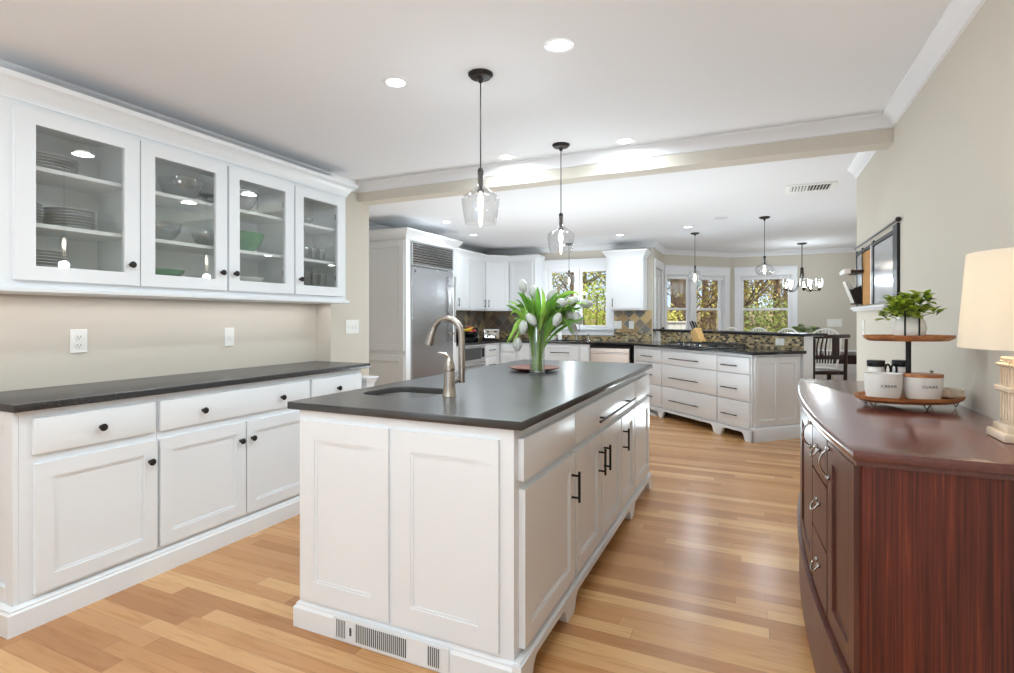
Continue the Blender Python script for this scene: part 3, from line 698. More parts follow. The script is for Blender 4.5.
def pendant(label, x, y, L, prof):
    t = T('pendant_light', label, 'pendant light', (x, y, CEIL), 0, 'clear glass pendant lights')
    pendant_parts(t, L, prof(-L-.012))
    lamp('pendant_bulb_lamp', 'POINT', (x, y, CEIL-L-.30), 8.0, (.82, .93, 1), radius=.03)
    return t
pendant('clear glass pendant over the near half of the island, nearest of all pendants', -1.155, 2.22, .445, bell)
pendant('clear glass pendant over the far half of the island', -1.150, 3.345, .455, bell)
pendant('clear drum-shaped pendant over the cooktop, left of the two over the raised bar', -.725, 7.56, .445, drum)
pendant('clear onion-shaped pendant over the raised bar, right of the two there', .097, 6.69, .445, onion)
pendant('small clear pendant hanging before the kitchen sink window', -2.57, 7.85, .415, drum)
dlab = ['white round downlight in the ceiling, nearest and right of the near pendant', 'white round downlight in the ceiling, left of the near pendant', 'small white downlight near the header beam, left of the far island pendant', 'white downlight near the header beam, right of the far island pendant',
        'white downlight above the refrigerator', 'white downlight above the kitchen wall cabinets past the refrigerator', 'white downlight next to the drum-shaped pendant canopy', 'small white downlight over the kitchen sink aisle']
for i, (x, y) in enumerate(down):
    lab = dlab[i] if i < len(dlab) else 'white round ceiling downlight outside the photo\'s view'
    if i >= len(dlab): continue
    t = T('downlight', lab, 'ceiling light', (x, y, CEIL), 0, 'recessed ceiling downlights')
    M().lathe([(.045, -.002), (.062, -.003), (.066, 0), (.045, 0)], seg=28, cap=False).build('trim_ring', TRIM, t)
    M().lathe([(0, -.001), (.045, -.0015), (.045, 0), (0, 0)], seg=28, cap=False).build('lens', LENS, t)
t = T('ceiling_speaker', 'flush white round ceiling disc right of the drum-shaped pendant', 'ceiling speaker', (-.344, 6.553, CEIL))
M().lathe([(0, -.006), (.07, -.006), (.075, -.004), (.08, 0), (0, 0)], seg=28, cap=False).build('disc', mat('speaker_white', rgb(212, 212, 213), .7), t)
M().lathe([(.084, -.002), (.088, -.003), (.09, 0), (.084, 0)], seg=28, cap=False).build('ring', TRIM, t)
t = T('ceiling_vent', 'white louvred air vent in the ceiling beyond the beam', 'ceiling vent', (.43, 5.32, CEIL), 0)
M().box(-.17, .17, -.115, .115, -.006, 0, .002).build('backing', DARKGAP, t)
M().box(-.19, .19, -.145, -.11, -.012, 0, .002).box(-.19, .19, .11, .145, -.012, 0, .002).box(-.19, -.155, -.11, .11, -.012, 0, .002).box(.155, .19, -.11, .11, -.012, 0, .002).build('frame', PLATEW, t)
for k in range(13):
    x = -.145+k*.0242
    tt = M(); tt.box(-.009, .009, -.11, .11, -.001, .001, mat=Matrix.Translation((x, 0, -.013)) @ Matrix.Rotation(.7 if k < 6 else -.7, 4, 'Y')); tt.build('slat', PLATEW, t)
# chandelier over the dining table
ch = T('chandelier', 'five-light black chandelier with clear glass shades over the dining table', 'chandelier', (.643, 9.243, CEIL))
M().lathe([(0, 0), (.07, 0), (.07, -.01), (.05, -.022), (.01, -.03), (0, -.03)], seg=20).build('canopy', BRONZE, ch)
M().tube([(0, 0, -.02), (0, 0, -.40)], .006, 8).build('rod', BRONZE, ch)
M().lathe([(0, -.36), (.012, -.365), (.022, -.38), (.026, -.40), (.018, -.42), (.02, -.45), (.012, -.47), (0, -.47)], seg=16).build('hub', BRONZE, ch)
for k in range(5):
    a = k*2*PI/5+.35+PI; c_, s_ = math.cos(a), math.sin(a)
    P = bez(Vector((.015*c_, .015*s_, -.40)), Vector((.03*c_, .03*s_, -.62)), Vector((.08*c_, .08*s_, -.76)), Vector((.23*c_, .23*s_, -.715)), 12)
    arm = M().tube(P, .006, 8).lathe([(.0, -.73), (.012, -.728), (.024, -.70), (.026, -.685), (0, -.685)], (.23*c_, .23*s_, 0), 14).build('arm', BRONZE, ch)
    M().lathe([(.026, -.684), (.045, -.668), (.053, -.63), (.053, -.58), (.05, -.545)], (.23*c_, .23*s_, 0), 20, cap=False).build('glass_shade', GLASSP, arm)
    M().lathe([(0, -.684), (.01, -.68), (.014, -.64), (.008, -.60), (0, -.595)], (.23*c_, .23*s_, 0), 10).build('bulb', BULB, arm)
lamp('chandelier_lamp', 'POINT', (.643, 9.243, CEIL-.56), 14, (.82, .93, 1), radius=.15)

# ---------------- buffet on the right
bw = T('sideboard', 'dark mahogany bow-fronted sideboard against the right wall', 'sideboard', (0, 0, 0))
def bow(y, off=0):  # front x of the top at depth y
    k = (y-2.38)/.85; return .163+.052*k*k+off
ys = [1.53+(3.23-1.53)*i/24 for i in range(25)]
tp = [(bow(y), y) for y in ys]+[(.690, 3.23), (.690, 1.53)]
M().prism(tp, .914, .942, b=.008).build('top', MAHT, bw)
tp2 = [(bow(y, .010), y) for y in ys if 1.545 < y < 3.215]; tp2 = [(bow(1.545, .010), 1.545)]+tp2+[(bow(3.215, .010), 3.215), (.688, 3.215), (.688, 1.545)]
M().prism(tp2, .902, .9139).build('top_moulding', MAHT, bw)
ysb = [1.553+(3.207-1.553)*i/24 for i in range(25)]
bp_ = [(bow(y, .026), y) for y in ysb]+[(.680, 3.207), (.680, 1.553)]
M().prism(bp_, .10, .9019).build('body', MAH, bw)
# corner stiles, base rail
def bowstrip(y0, y1, z0, z1, o0, o1, n=8):
    yy = [y0+(y1-y0)*i/n for i in range(n+1)]
    return [(bow(y, o0), y) for y in yy]+[(bow(y, o1), y) for y in yy[::-1]], z0, z1
M().prism(*bowstrip(1.556, 3.204, .10, .33, .008, .0259, 20)).prism(*bowstrip(1.55, 3.21, .33, .35, .000, .0259, 20)).build('base_rail', MAHD, bw)
def bfront(name, y0, y1, z0, z1, panel, mt=MAHD):
    m = M()
    if panel:
        f = .055
        m.prism(*bowstrip(y0, y0+f, z0, z1, .013, .0259)).prism(*bowstrip(y1-f, y1, z0, z1, .013, .0259)).prism(*bowstrip(y0+f, y1-f, z0, z0+f, .013, .0259)).prism(*bowstrip(y0+f, y1-f, z1-f, z1, .013, .0259)).prism(*bowstrip(y0+f, y1-f, z0+f, z1-f, .020, .0259))
    else: m.prism(*bowstrip(y0, y1, z0, z1, .013, .0259))
    return m.build(name, mt, bw)
def ring_pull(par, y, z, vert=False, L=.12):
    m = M(); x = bow(y, .013)
    if vert: m.tube(bez(Vector((x, y, z+L/2)), Vector((x-.035, y, z+L/2-.02)), Vector((x-.035, y, z-L/2+.02)), Vector((x, y, z-L/2)), 10), .0032, 8).ball((x-.003, y, z+L/2), .009, sub=1).ball((x-.003, y, z-L/2), .009, sub=1)
    else:
        m.ball((x-.004, y-.028, z), .008, sub=1).ball((x-.004, y+.028, z), .008, sub=1)
        m.tube([(x-.006, y-.03, z), (x-.018, y-.034, z-.018), (x-.024, y, z-.028), (x-.018, y+.034, z-.018), (x-.006, y+.03, z)], .003, 8, 1)
    m.build('handle', NICKEL, par)
d = bfront('door', 1.575, 1.855, .365, .895, True); ring_pull(d, 1.83, .835, True, .085)
d = bfront('door', 2.14, 2.62, .365, .895, True); ring_pull(d, 2.175, .85, True, .085)
bfront('door', 2.905, 3.185, .365, .895, True)
for (z0, z1) in ((.757, .895), (.560, .748), (.365, .551)):
    for (y0, y1) in ((1.867, 2.128), (2.632, 2.893)):
        d = bfront('drawer', y0, y1, z0, z1, False)
        if y0 < 2: ring_pull(d, (y0+y1)/2, (z0+z1)/2+.015)
for (x, y) in ((.252, 1.60), (.240, 3.16), (.655, 1.60), (.655, 3.16)):
    m = M(); m.lathe([(.018, 0), (.03, .006), (.03, .02), (.022, .04), (.028, .075), (.036, .0995)], (x, y, 0), 4, Matrix.Rotation(PI/4, 4, 'Z')); m.build('foot', MAHD, bw)
BZ = .9425
# tiered tray
TX, TY = .500, 2.36
def oval(m, c, a, b_, z0, h, lip=.006):
    m.lathe([(0, z0), (.86, z0), (.97, z0+h*.45), (1, z0+h), (.975, z0+h), (.93, z0+h*.5), (0, z0+h*.42)], c, 48, cap=False, sx=a, sy=b_)
tt = T('tiered_tray', 'two-tier oval wooden serving stand with black post on the sideboard', 'tiered tray', (TX, TY, BZ), math.atan(248/539.6))
m = M(); oval(m, (0, 0, 0), .184, .112, .020, .022); m.build('lower_tray', ACACIA, tt)
m = M(); oval(m, (0, 0, 0), .156, .09, .236, .02); m.build('upper_tray', ACACIA, tt)
M().tube([(0, .0, .030), (0, .0, .2365)], .0085, 12).build('post', BLACK, tt)
for (x, y) in ((-.145, -.03), (.145, -.03), (-.12, .05), (.12, .05), (0, -.085)):
    M().tube([(x-.014, y, .0235), (x, y, .003), (x+.014, y, .0235)], .0020, 6).build('hairpin_leg', BLACK, tt)
# loop handle above the top tray
M().tube([(-.058, -.062, .256)]+[(-.033-.025*math.cos(PI*k/12), -.062, .335+.03*math.sin(PI*k/12)) for k in range(13)]+[(-.008, -.062, .256)], .003, 8).build('loop_handle', BLACK, tt)
TR = math.atan(248/539.6); cT, sT = math.cos(TR), math.sin(TR)
def tl(dx, dy, z): return (TX+dx*cT-dy*sT, TY+dx*sT+dy*cT, BZ+z)
# text helper: lettering as a mesh child
def letters(par, txt, size, mtx, m_, extr=.0008):
    cu = bpy.data.curves.new('t', 'FONT'); cu.body = txt; cu.size = size; cu.extrude = extr; cu.align_x = 'CENTER'; cu.align_y = 'CENTER'; cu.space_character = 1.25
    o = bpy.data.objects.new('t', cu); COL.objects.link(o); bpy.context.view_layer.update()
    me = bpy.data.meshes.new_from_object(o.evaluated_get(bpy.context.evaluated_depsgraph_get())); bpy.data.objects.remove(o)
    me.transform(mtx); me.materials.append(m_); q = bpy.data.objects.new('lettering', me); COL.objects.link(q); q.parent = par; return q
INK = mat('grey_lettering', rgb(140, 134, 128), .6)
FACE = Matrix.Rotation(PI/2, 4, 'X')
def crock(label, dx, dy, txt, lid):
    t = T('ceramic_crock', label, 'crock', tl(dx, dy, .0300), TR, 'white ceramic crocks on the tiered stand')
    M().lathe([(0, .0), (.70, 0), (.86, .006), (.96, .03), (1, .065), (1.02, .082), (.94, .082), (.92, .06), (.86, .02), (0, .012)] if not lid else [(0, 0), (.70, 0), (.86, .006), (.97, .03), (1, .072), (.94, .072), (.9, .03), (0, .014)], (0, 0, 0), 40, cap=False, sx=.061, sy=.050, mat=Matrix.Diagonal((1, 1, 1.12, 1))).build('bowl', PORC, t)
    if lid:
        M().lathe([(0, .0725), (1, .0725), (1.02, .078), (1, .083), (0, .083)], (0, 0, .0085), 40, cap=False, sx=.061, sy=.050).build('lid', ACACIA, t)
        M().lathe([(.004, 0), (.004, .006), (.008, .009), (0, .013)], (.03, 0, .0915), 10).build('lid_knob', NICKEL, t)
    # curve the word around the bowl
    o = letters(t, txt, .0130, FACE, INK)
    for vtx in o.data.vertices:
        vtx.co.x -= .012; x = vtx.co.x; d_ = vtx.co.y; k = math.sqrt(max(0, 1-(x/.061)**2)); vtx.co.y = -.0505*k+d_-.0006; vtx.co.z += .05
    return t
crock('white ceramic cream crock with grey lettering, left on the lower tray', -.104, -.018, 'CREAM', False)
crock('white ceramic sugar crock with wooden lid, centre of the lower tray', .022, -.040, 'SUGAR', True)
def jar(label, dx, dy, h):
    t = T('spice_jar', label, 'jar', tl(dx, dy, .0300), TR)
    M().lathe([(0, 0), (.026, 0), (.028, .004), (.028, h-.01), (.024, h), (0, h)], seg=20, cap=False).build('jar_body', PORC, t)
    M().lathe([(0, h+.0003), (.028, h+.0003), (.029, h+.003), (.029, h+.02), (.027, h+.023), (0, h+.023)], seg=20, cap=False).build('cap', BLACK, t)
jar('small jar with black cap standing behind the cream crock', -.070, .068, .108)
jar('small jar with black cap standing behind the tray post', .026, .072, .108)
t = T('scissors', 'black-handled scissors standing upright beside the tray post', 'scissors', tl(-.024, .055, .0300), TR)
M().tube([(0, 0, 0), (-.004, 0, .07)], .004, 8).tube([(.004, 0, 0), (.004, 0, .07)], .004, 8).build('blades', STEEL, t)
for s_ in (-1, 1):
    M().tube([(s_*.004, 0, .068)]+[(s_*(.011+.010*math.cos(PI+2*PI*k/12*s_*0+2*PI*k/12)), 0, .095+.022*math.sin(2*PI*k/12)) for k in range(13)], .0035, 8).build('handle', BLACK, t)
t = T('coaster_dish', 'small pale marbled dish at the right end of the lower tray', 'dish', tl(.145, 0, .034), TR)
M().lathe([(0, 0), (.85, 0), (1, .006), (1.05, .03), (.97, .03), (.93, .01), (0, .008)], (0, 0, 0), 6, cap=False, sx=.048, sy=.042).build('bowl', mat('marbled_ceramic', rgb(228, 216, 196), .35, var=.15, vscale=60), t)
# plant
t = T('potted_plant', 'bright green leafy plant in a rounded white pot on the upper tray', 'potted plant', tl(-.006, -.01, .2455), TR)
M().lathe([(0, 0), (.032, 0), (.047, .012), (.052, .035), (.046, .062), (.036, .076), (.031, .076), (.040, .06), (.045, .035), (.03, .012), (0, .012)], seg=28, cap=False).build('pot', PORC, t)
M().lathe([(0, .055), (.046, .055), (.046, .06), (0, .062)], seg=20, cap=False).build('soil', mat('potting_soil', rgb(60, 44, 34), .9), t)
PLG = mat('plant_leaf_lime', rgb(206, 222, 96), .45, var=.25, vscale=30); PLD = mat('plant_leaf_dark', rgb(140, 168, 84), .45, var=.3, vscale=30)
random.seed(11)
stems = M(); lf = [M(), M()]
def leafball(m, p, d, L, W):
    d = d.normalized(); R = d.to_track_quat('X', 'Z').to_matrix().to_4x4(); tb = bmesh.new(); rows = []
    for i in range(6):
        q = i/5; ww = W*math.sin(PI*min(1, q*.96+.03))**.7; zz = -.25*L*q*q
        rows.append([tb.verts.new((q*L, h*ww, zz+abs(h)*ww*.35)) for h in (-1, 0, 1)])
    for a, c in zip(rows, rows[1:]):
        for k in range(2): tb.faces.new((a[k], a[k+1], c[k+1], c[k]))
    bmesh.ops.solidify(tb, geom=tb.faces[:], thickness=.0007)
    m._add(tb, Matrix.Translation(p) @ R)
for i in range(44):
    a = random.random()*2*PI; r = random.uniform(.012, .105); zt = .075+random.uniform(.0, .085)*(1-(r/.15)**2)+.01
    p = Vector((r*math.cos(a), r*math.sin(a)*.8, zt)); stems.tube([(p.x*.1, p.y*.1, .056), (p.x*.4, p.y*.4, zt*.8), tuple(p)], .0014, 5, 1)
    for k in range(7):
        da = a+random.uniform(-1.6, 1.6); leafball(lf[random.random() < .35], p-Vector((p.x, p.y, 0))*random.uniform(0, .25)-Vector((0, 0, random.uniform(0, .02))), Vector((math.cos(da), math.sin(da), random.uniform(-.1, 1.3))), random.uniform(.024, .034), random.uniform(.009, .012))
stems.build('stems', PLD, t); a_ = lf[0].build('foliage', PLG, t); b_ = lf[1].build('foliage', PLD, t); a_['kind'] = b_['kind'] = 'stuff'
# table lamp
lx, ly = .622, 1.83
t = T('table_lamp', 'table lamp with glowing off-white oval shade at the near end of the sideboard', 'lamp', (lx, ly, BZ))
CRY = mat('cream_lamp_stone', rgb(226, 205, 180), .25, var=.08, vscale=25, coat=.3)
M().box(-.048, .066, -.06, .06, 0, .022, .004, seg=2).box(-.038, .056, -.048, .048, .022, .04, .004, seg=2).build('base', CRY, t)
m = M(); m.box(-.026, .046, -.036, .036, .04, .215, .003)
for k in range(4): m.box(-.029, -.026, -.03+.017*k, -.022+.017*k, .05, .205, .001)
for k in range(4): m.box(-.02+.017*k, -.012+.017*k, -.039, -.036, .05, .205, .001)
m.box(-.036, .056, -.046, .046, .125, .14, .003).box(-.034, .054, -.044, .044, .19, .20, .003)
m.build('column', CRY, t)
M().tube([(.01, 0, .21), (.01, 0, .30)], .007, 10).build('stem', NICKEL, t)
SH = bpy.data.materials.new('lamp_shade_fabric'); SH.use_nodes = True; n = SH.node_tree.nodes; l = SH.node_tree.links; n.clear()
o = n.new('ShaderNodeOutputMaterial'); mx = n.new('ShaderNodeMixShader'); df = n.new('ShaderNodeBsdfDiffuse'); tl_ = n.new('ShaderNodeBsdfTranslucent'); df.inputs['Color'].default_value = (.86, .83, .77, 1); tl_.inputs['Color'].default_value = (.95, .88, .76, 1); mx.inputs['Fac'].default_value = .45
l.new(df.outputs[0], mx.inputs[1]); l.new(tl_.outputs[0], mx.inputs[2]); l.new(mx.outputs[0], o.inputs['Surface'])
M().lathe([(.81, .49), (1, .238), (.985, .238), (.795, .49)], (-.024, 0, 0), 48, cap=False, sx=.095, sy=.155).build('lamp_shade', SH, t)
M().lathe([(0, .30), (.012, .31), (.026, .35), (.028, .37), (.02, .395), (0, .405)], (.0, 0, 0), 16).build('bulb', mat('lamp_bulb_glass', (1, .95, .85), .4, emit=(1, .8, .55), estr=4), t)
lamp('table_lamp_light', 'POINT', (lx-.015, ly, BZ+.36), 6.0, (1, .84, .62), radius=.03).parent = None

# ---------------- wall organiser on the right wall (faces -x)
og = T('wall_organizer', 'black framed wall board of mirror and cork panels on the right wall', 'wall organizer', (.697, 4.76, 0), -PI/2)
# local x runs toward the camera (world -y), front faces -x : local y 0 -> wall, -y into the room
def oy(Y): return 4.76-Y
z0, z1 = 1.35, 1.765
M().box(oy(3.56), oy(3.458), -.014, 0, z0, z1, .002).box(oy(4.165), oy(4.105), -.012, 0, z0, z1-.01, .002).box(0, oy(4.73), -.012, 0, z0, z1-.01, .002).box(oy(4.53), oy(4.502), -.012, 0, z0, z1-.01, .002).box(0, oy(3.56), -.011, 0, z1-.045, z1-.02, .002).build('frame', BLACK, og)
MIR = mat('mirror_pale_reflection', rgb(214, 217, 222), .12, .45)  # pale half-metal base puts a bright reflection into the mirror's colour
M().box(oy(4.105), oy(3.56), -.007, -.001, z0, z1-.05).build('mirror_panel', MIR, og)
M().box(oy(4.73), oy(4.53), -.007, -.001, z0, z1-.05).build('mirror_panel', MIR, og)
M().box(oy(4.50), oy(4.20), -.008, -.001, z0, z1-.05, .002).build('cork_panel', CORK, og)
M().box(oy(4.20), oy(4.167), -.012, -.001, z0, z1-.03, .002).build('divider', TRIM, og)
M().tube([(0, -.016, z1+.012), (oy(3.44), -.016, z1+.012)], .006, 8).ball((oy(3.42), -.016, z1+.012), .014).build('rail', BRONZE, og)
tag(M().box(.655, .697, 3.62, 4.79, 1.322, 1.338, .003).box(.668, .697, 3.64, 4.785, 1.31, 1.322, .003).build('picture_ledge', TRIM), 'slim white ledge under the black framed wall board', 'ledge')
t = T('wall_shelf', 'dark floating shelf sticking out across the far panels of the wall board', 'shelf', (.684, 4.45, 1.575))
M().box(-.075, 0, -.02, .22, 0, .022, .002).build('board', DARKW, t)
M().box(-.115, -.0755, -.025, .225, -.003, .03, .003).build('end_cap', PORC, t, label='white block end of the shelf')
t = T('file_holder', 'black slanted wall file holder under the floating shelf', 'file holder', (.684, 4.52, 1.36))
m = M(); m.xz([(0, 0), (0, .13), (-.065, .10), (-.03, 0)], 0, .012).xz([(0, 0), (0, .13), (-.065, .10), (-.03, 0)], .19, .202); m.box(-.03, 0, .012, .19, 0, .008)
bmesh.ops.translate(m.bm, vec=(0, 0, 0), verts=m.bm.verts); m.build('sides', BLACK, t)
M().box(-.004, .004, .012, .19, 0, .112, mat=Matrix.Translation((-.032, 0, .0)) @ Matrix.Rotation(-.32, 4, 'Y')).build('front', BLACK, t)
t = T('paper_bundle', 'white papers sticking up out of the black wall file holder', 'papers', (.672, 4.56, 1.37))
m = M()
for k in range(4): m.box(-.003, .003, -.02, .12, 0, .165, .001, mat=Matrix.Translation((-.010*k+.004, 0, 0)) @ Matrix.Rotation(-.34, 4, 'Y'))
m.build('sheets', PORC, t)
#PART2
# ---------------- plates, bowls and glasses in the glass-door cabinets
PLT = mat('dinner_plate_grey_rim', rgb(186, 190, 188), .3); GBOWL = mat('green_glazed_bowl', rgb(96, 150, 112), .2, var=.15, vscale=30); SIL = mat('grey_metal_bowl', rgb(170, 172, 172), .25, .6)
CUPG = thin_glass('drinking_glass', (.93, .95, .95), 1.5, .06)
S0, S1, S2 = 1.4705, 1.6845, 1.9375
def copies(proto, locs, labels):
    for i, (p, lb) in enumerate(zip(locs, labels)):
        if i == 0: proto.location = p; proto['label'] = lb
        else: copy_tree(proto, loc=p, label=lb)
ORD = ['lowest', 'second', 'third', 'fourth', 'fifth', 'sixth', 'seventh', 'topmost']
def plates(y, z, r, n, where, mt=PLT, x=-3.035):
    p = M().lathe([(0, .001), (r*.55, .0), (r*.6, .002), (r, .0125), (r, .0155), (r*.62, .006), (0, .005)], seg=36, cap=False).build('dinner_plate', mt)
    tag(p, 'x', 'plate', 'plates '+where)
    copies(p, [(x, y, z+.0138*k) for k in range(n)], [('topmost' if k == n-1 else ORD[k])+' plate of the stack '+where for k in range(n)])
plates(1.385, S2, .135, 5, 'on the top shelf behind the nearest glass door')
plates(1.50, S1, .100, 7, 'in the middle-shelf right pile, nearest glass door')
plates(1.275, S1, .105, 7, 'in the middle-shelf left pile, nearest glass door')
plates(1.34, S0, .135, 7, 'on the cabinet floor behind the nearest glass door')
def bowl(label, y, z, r, h, mt, x=-3.03, g='bowls in the wall cabinets'):
    b = M().lathe([(0, 0), (r*.42, 0), (r*.45, .006), (r*.72, h*.28), (r*.93, h*.66), (r, h), (r*.965, h), (r*.89, h*.66), (r*.68, h*.32), (r*.38, .012), (0, .010)], seg=36, cap=False).build('bowl', mt)
    b.location = (x, y, z); tag(b, label, 'bowl', g)
bowl('clear glass mixing bowl on the middle shelf, second glass door', 1.93, S1, .115, .105, CUPG)
bowl('shallow green bowl at the bottom behind the second glass door', 1.93, S0, .125, .058, GBOWL)
bowl('small pale grey bowl right of the shallow green bowl', 2.145, S0, .075, .03, SIL)
bowl('large grey bowl on the top shelf, third glass door', 2.42, S2, .135, .125, SIL)
bowl('deep green bowl on the middle shelf, third glass door', 2.47, S1, .130, .125, GBOWL)
bowl('clear bowl left of the deep green bowl', 2.22, S1, .085, .10, CUPG)
bowl('shallow white bowl at the bottom behind the third glass door', 2.47, S0, .13, .052, PORC)
bowl('large clear bowl on the top shelf, second glass door', 2.06, S2, .12, .12, CUPG)
bowl('small clear dish on the top shelf behind the far glass door', 2.98, S2, .08, .06, CUPG)
def tumbler(y, x, z, h, lab, first=[None]):
    if first[0] is None:
        first[0] = tag(M().lathe([(0, .0), (.024, 0), (.027, .006), (.033, .10), (.0305, .10), (.025, .008), (0, .006)], seg=20, cap=False).build('drinking_glass', CUPG), lab, 'glass', 'drinking glasses behind the far glass door'); first[0].location = (x, y, z); first[0].scale = (1, 1, h)
    else: copy_tree(first[0], loc=(x, y, z), label=lab, sc=(1, 1, h))
for k in range(4): tumbler(2.87+.08*k, -2.97, S1, .95, ['leftmost', 'second', 'third', 'rightmost'][k]+' clear tumbler on the middle shelf of the far glass cabinet')
for k in range(4): tumbler(2.87+.08*k, -2.96, S0, 1.2, ['leftmost', 'second', 'third', 'rightmost'][k]+' tall clear glass at the bottom of the far glass cabinet')

# ---------------- refrigerator and its surround
sr = T('refrigerator_surround', 'tall white panelled cabinet surround enclosing the refrigerator', 'cabinet', (-3.505, 4.95, 0), PI/2)
M().box(0, .09, .0, .693, 0, 2.16).build('side_panel', KCAB, sr)
M().box(1.015, 1.105, .0, .693, 0, 2.16).build('side_panel', KCAB, sr)
M().box(.09, 1.015, .03, .693, 2.13, 2.16).box(.09, 1.015, 0, .03, 2.13, 2.16).build('top_rail', KCAB, sr)
for (a, c) in ((.895, 2.12), (.10, .845)):
    m = M(); m.box(-.014, 0, .02, .09, a, c, .002).box(-.014, 0, .60, .68, a, c, .002).box(-.014, 0, .09, .60, a, a+.07, .002).box(-.014, 0, .09, .60, c-.07, c, .002).build('frame_panel', KCAB, sr)
kc = [(0, 2.14), (.01, 2.14), (.014, 2.165), (.035, 2.19), (.06, 2.225), (.066, 2.23), (.066, 2.25), (0, 2.25)]
m = M(); m.sweep([(0, .69), (0, 0), (1.105, 0), (1.105, .30)], [(d, z) for d, z in kc], side=-1); m.build('crown', KCAB, sr)
M().box(0, 1.105, 0, .69, 2.16, 2.249).build('top_panel', KCAB, sr)
fr = T('refrigerator', 'tall built-in stainless steel refrigerator with louvred grille above', 'refrigerator', (-3.50, 5.045, 0), PI/2)
M().box(.002, .908, .02, .60, .02, 2.128).build('body', STEEL, fr)
M().box(.0, .91, -.012, .019, .10, 1.843, .006).build('door', FRIDGE, fr)
M().box(.01, .90, .01, .019, .02, .095).build('kick_plate', DARKGAP, fr)
g = M().box(.0, .02, -.012, .0195, 1.855, 2.128, .002).box(.89, .91, -.012, .0195, 1.855, 2.128, .002).box(.02, .89, -.012, .0195, 2.108, 2.128, .002).box(.02, .89, -.012, .0195, 1.855, 1.872, .002).build('grille', STEEL, fr)
M().box(.02, .89, .012, .0195, 1.872, 2.108).build('grille_back', mat('grille_shadow', rgb(70, 70, 72), .6), g)
for k in range(8):
    M().box(.02, .89, -.010, .012, -.010, .010, .002, mat=Matrix.Translation((0, 0, 1.886+k*.0293)) @ Matrix.Rotation(.5, 4, 'X')).build('louvre', STEEL, g)
pull(fr, .86, .86, .95, 1.78, y=-.012, m=STEEL, r=.013, off=.055)
M().lathe([(.012, 0), (.012, .002), (0, .002)], (.06, -.012, 1.79), 12, Matrix.Rotation(PI/2, 4, 'X')).build('badge', DARKGAP, fr)

# ---------------- kitchen wall cabinets
def kwall(name, lab, p, rz, W, doors, depth=.32, z0=1.372, z1=2.16, poly=None):
    t = T('wall_cabinet', lab, 'cabinet', (p[0], p[1], 0), rz, 'white kitchen wall cabinets')
    if poly: M().prism(poly, z0+.002, z1).build('body', KCAB, t)
    else: M().box(0, W, 0, depth, z0+.002, z1).build('body', KCAB, t)
    for (a, c, h) in doors:
        d = shaker(t, 'door', a, c, z0+.028, 2.14, KCAB, fw=.058, th=.02, rec=.008)
        if h: pull(d, h, h, z0+.055, z0+.175, y=-.02, m=BRONZE, r=.005, off=.028)
    return t
kwall('', 'white wall cabinet with two doors, next to the refrigerator', (-3.88, 6.06), PI/2, 1.01, [(.02, .605, None), (.625, .995, .655)])
kwall('', 'white single-door wall cabinet just before the kitchen corner', (-3.88, 7.072), PI/2, .518, [(.01, .50, .47)])
W_ = math.hypot(.28, .30); ang = math.atan2(.30, .28)
kwall('', 'white angled corner wall cabinet over the toaster', (-3.872, 7.592), ang, W_, [(.012, W_-.012, .05)], poly=[(0, 0), (W_, 0), (W_-.02, .20), (W_/2, .42), (.02, .20)])
kwall('', 'white wall cabinet left of the sink window, behind the tulips', (-3.585, 7.892), 0, .445, [(.01, .40, None)])
kwall('', 'white wall cabinet right of the sink window', (-1.99, 7.892), 0, .525, [(.055, .505, .085)])
M_ = M(); M_.sweep([(-3.882, 6.06), (-3.882, 7.592), (-3.588, 7.890), (-3.14, 7.890), (-3.14, 8.19)], [(d, z+.003) for d, z in kc], side=-1)
M_.prism([(-4.19, 6.06), (-3.882, 6.06), (-3.882, 7.592), (-3.588, 7.890), (-3.14, 7.890), (-3.14, 8.21), (-4.19, 8.21)], 2.1605, 2.25)
tag(M_.build('crown_molding', KCAB), 'white crown moulding around the tops of the left kitchen wall cabinets', 'moulding')
M_ = M(); M_.sweep([(-1.99, 8.19), (-1.99, 7.890), (-1.465, 7.890), (-1.465, 8.19)], [(d, z+.003) for d, z in kc], side=-1).box(-1.99, -1.465, 7.89, 8.19, 2.1605, 2.25)
tag(M_.build('crown_molding', KCAB), 'white crown moulding atop the cabinet right of the sink window', 'moulding')

# ---------------- kitchen base run
KF = -3.58
def kbase(name, lab, p, rz, W, z1=.884, depth=.60):
    t = T(name, lab, 'cabinet', (p[0], p[1], 0), rz, 'white kitchen base cabinets')
    M().box(0, W, 0, depth, .10, z1).box(0, W, .06, depth, 0, .10).build('body', KCAB, t)
    return t
t = kbase('base_cabinet', 'white base cabinet between refrigerator and microwave drawer', (KF, 6.06), PI/2, .24); shaker(t, 'door', .01, .23, .13, .85, KCAB)
t = T('microwave_drawer', 'built-in stainless microwave drawer below the black kitchen counter', 'microwave', (KF, 6.302, 0), PI/2)
M().box(0, .69, 0, .55, .12, .884).build('housing', KCAB, t)
f_ = M().box(.02, .67, -.025, 0, .60, .86, .004).build('drawer_front', STEEL, t)
M().box(.06, .55, -.028, -.0252, .68, .84, .002).build('window', mat('black_oven_glass', rgb(24, 24, 26), .08, spec=.8), f_)
M().box(.57, .65, -.028, -.0252, .70, .83, .002).build('control_panel', DARKGAP, f_)
M().box(.02, .67, -.04, -.0252, .605, .635, .006).build('grip', CHROME, f_)
l_ = M().box(.02, .67, -.025, 0, .33, .585, .004).build('warming_drawer', STEEL, t); pull(l_, .06, .63, .55, .55, y=-.025, m=CHROME, r=.008, off=.03)
t = kbase('drawer_cabinet', 'narrow white drawer cabinet right of the microwave drawer', (KF, 6.994), PI/2, .50)
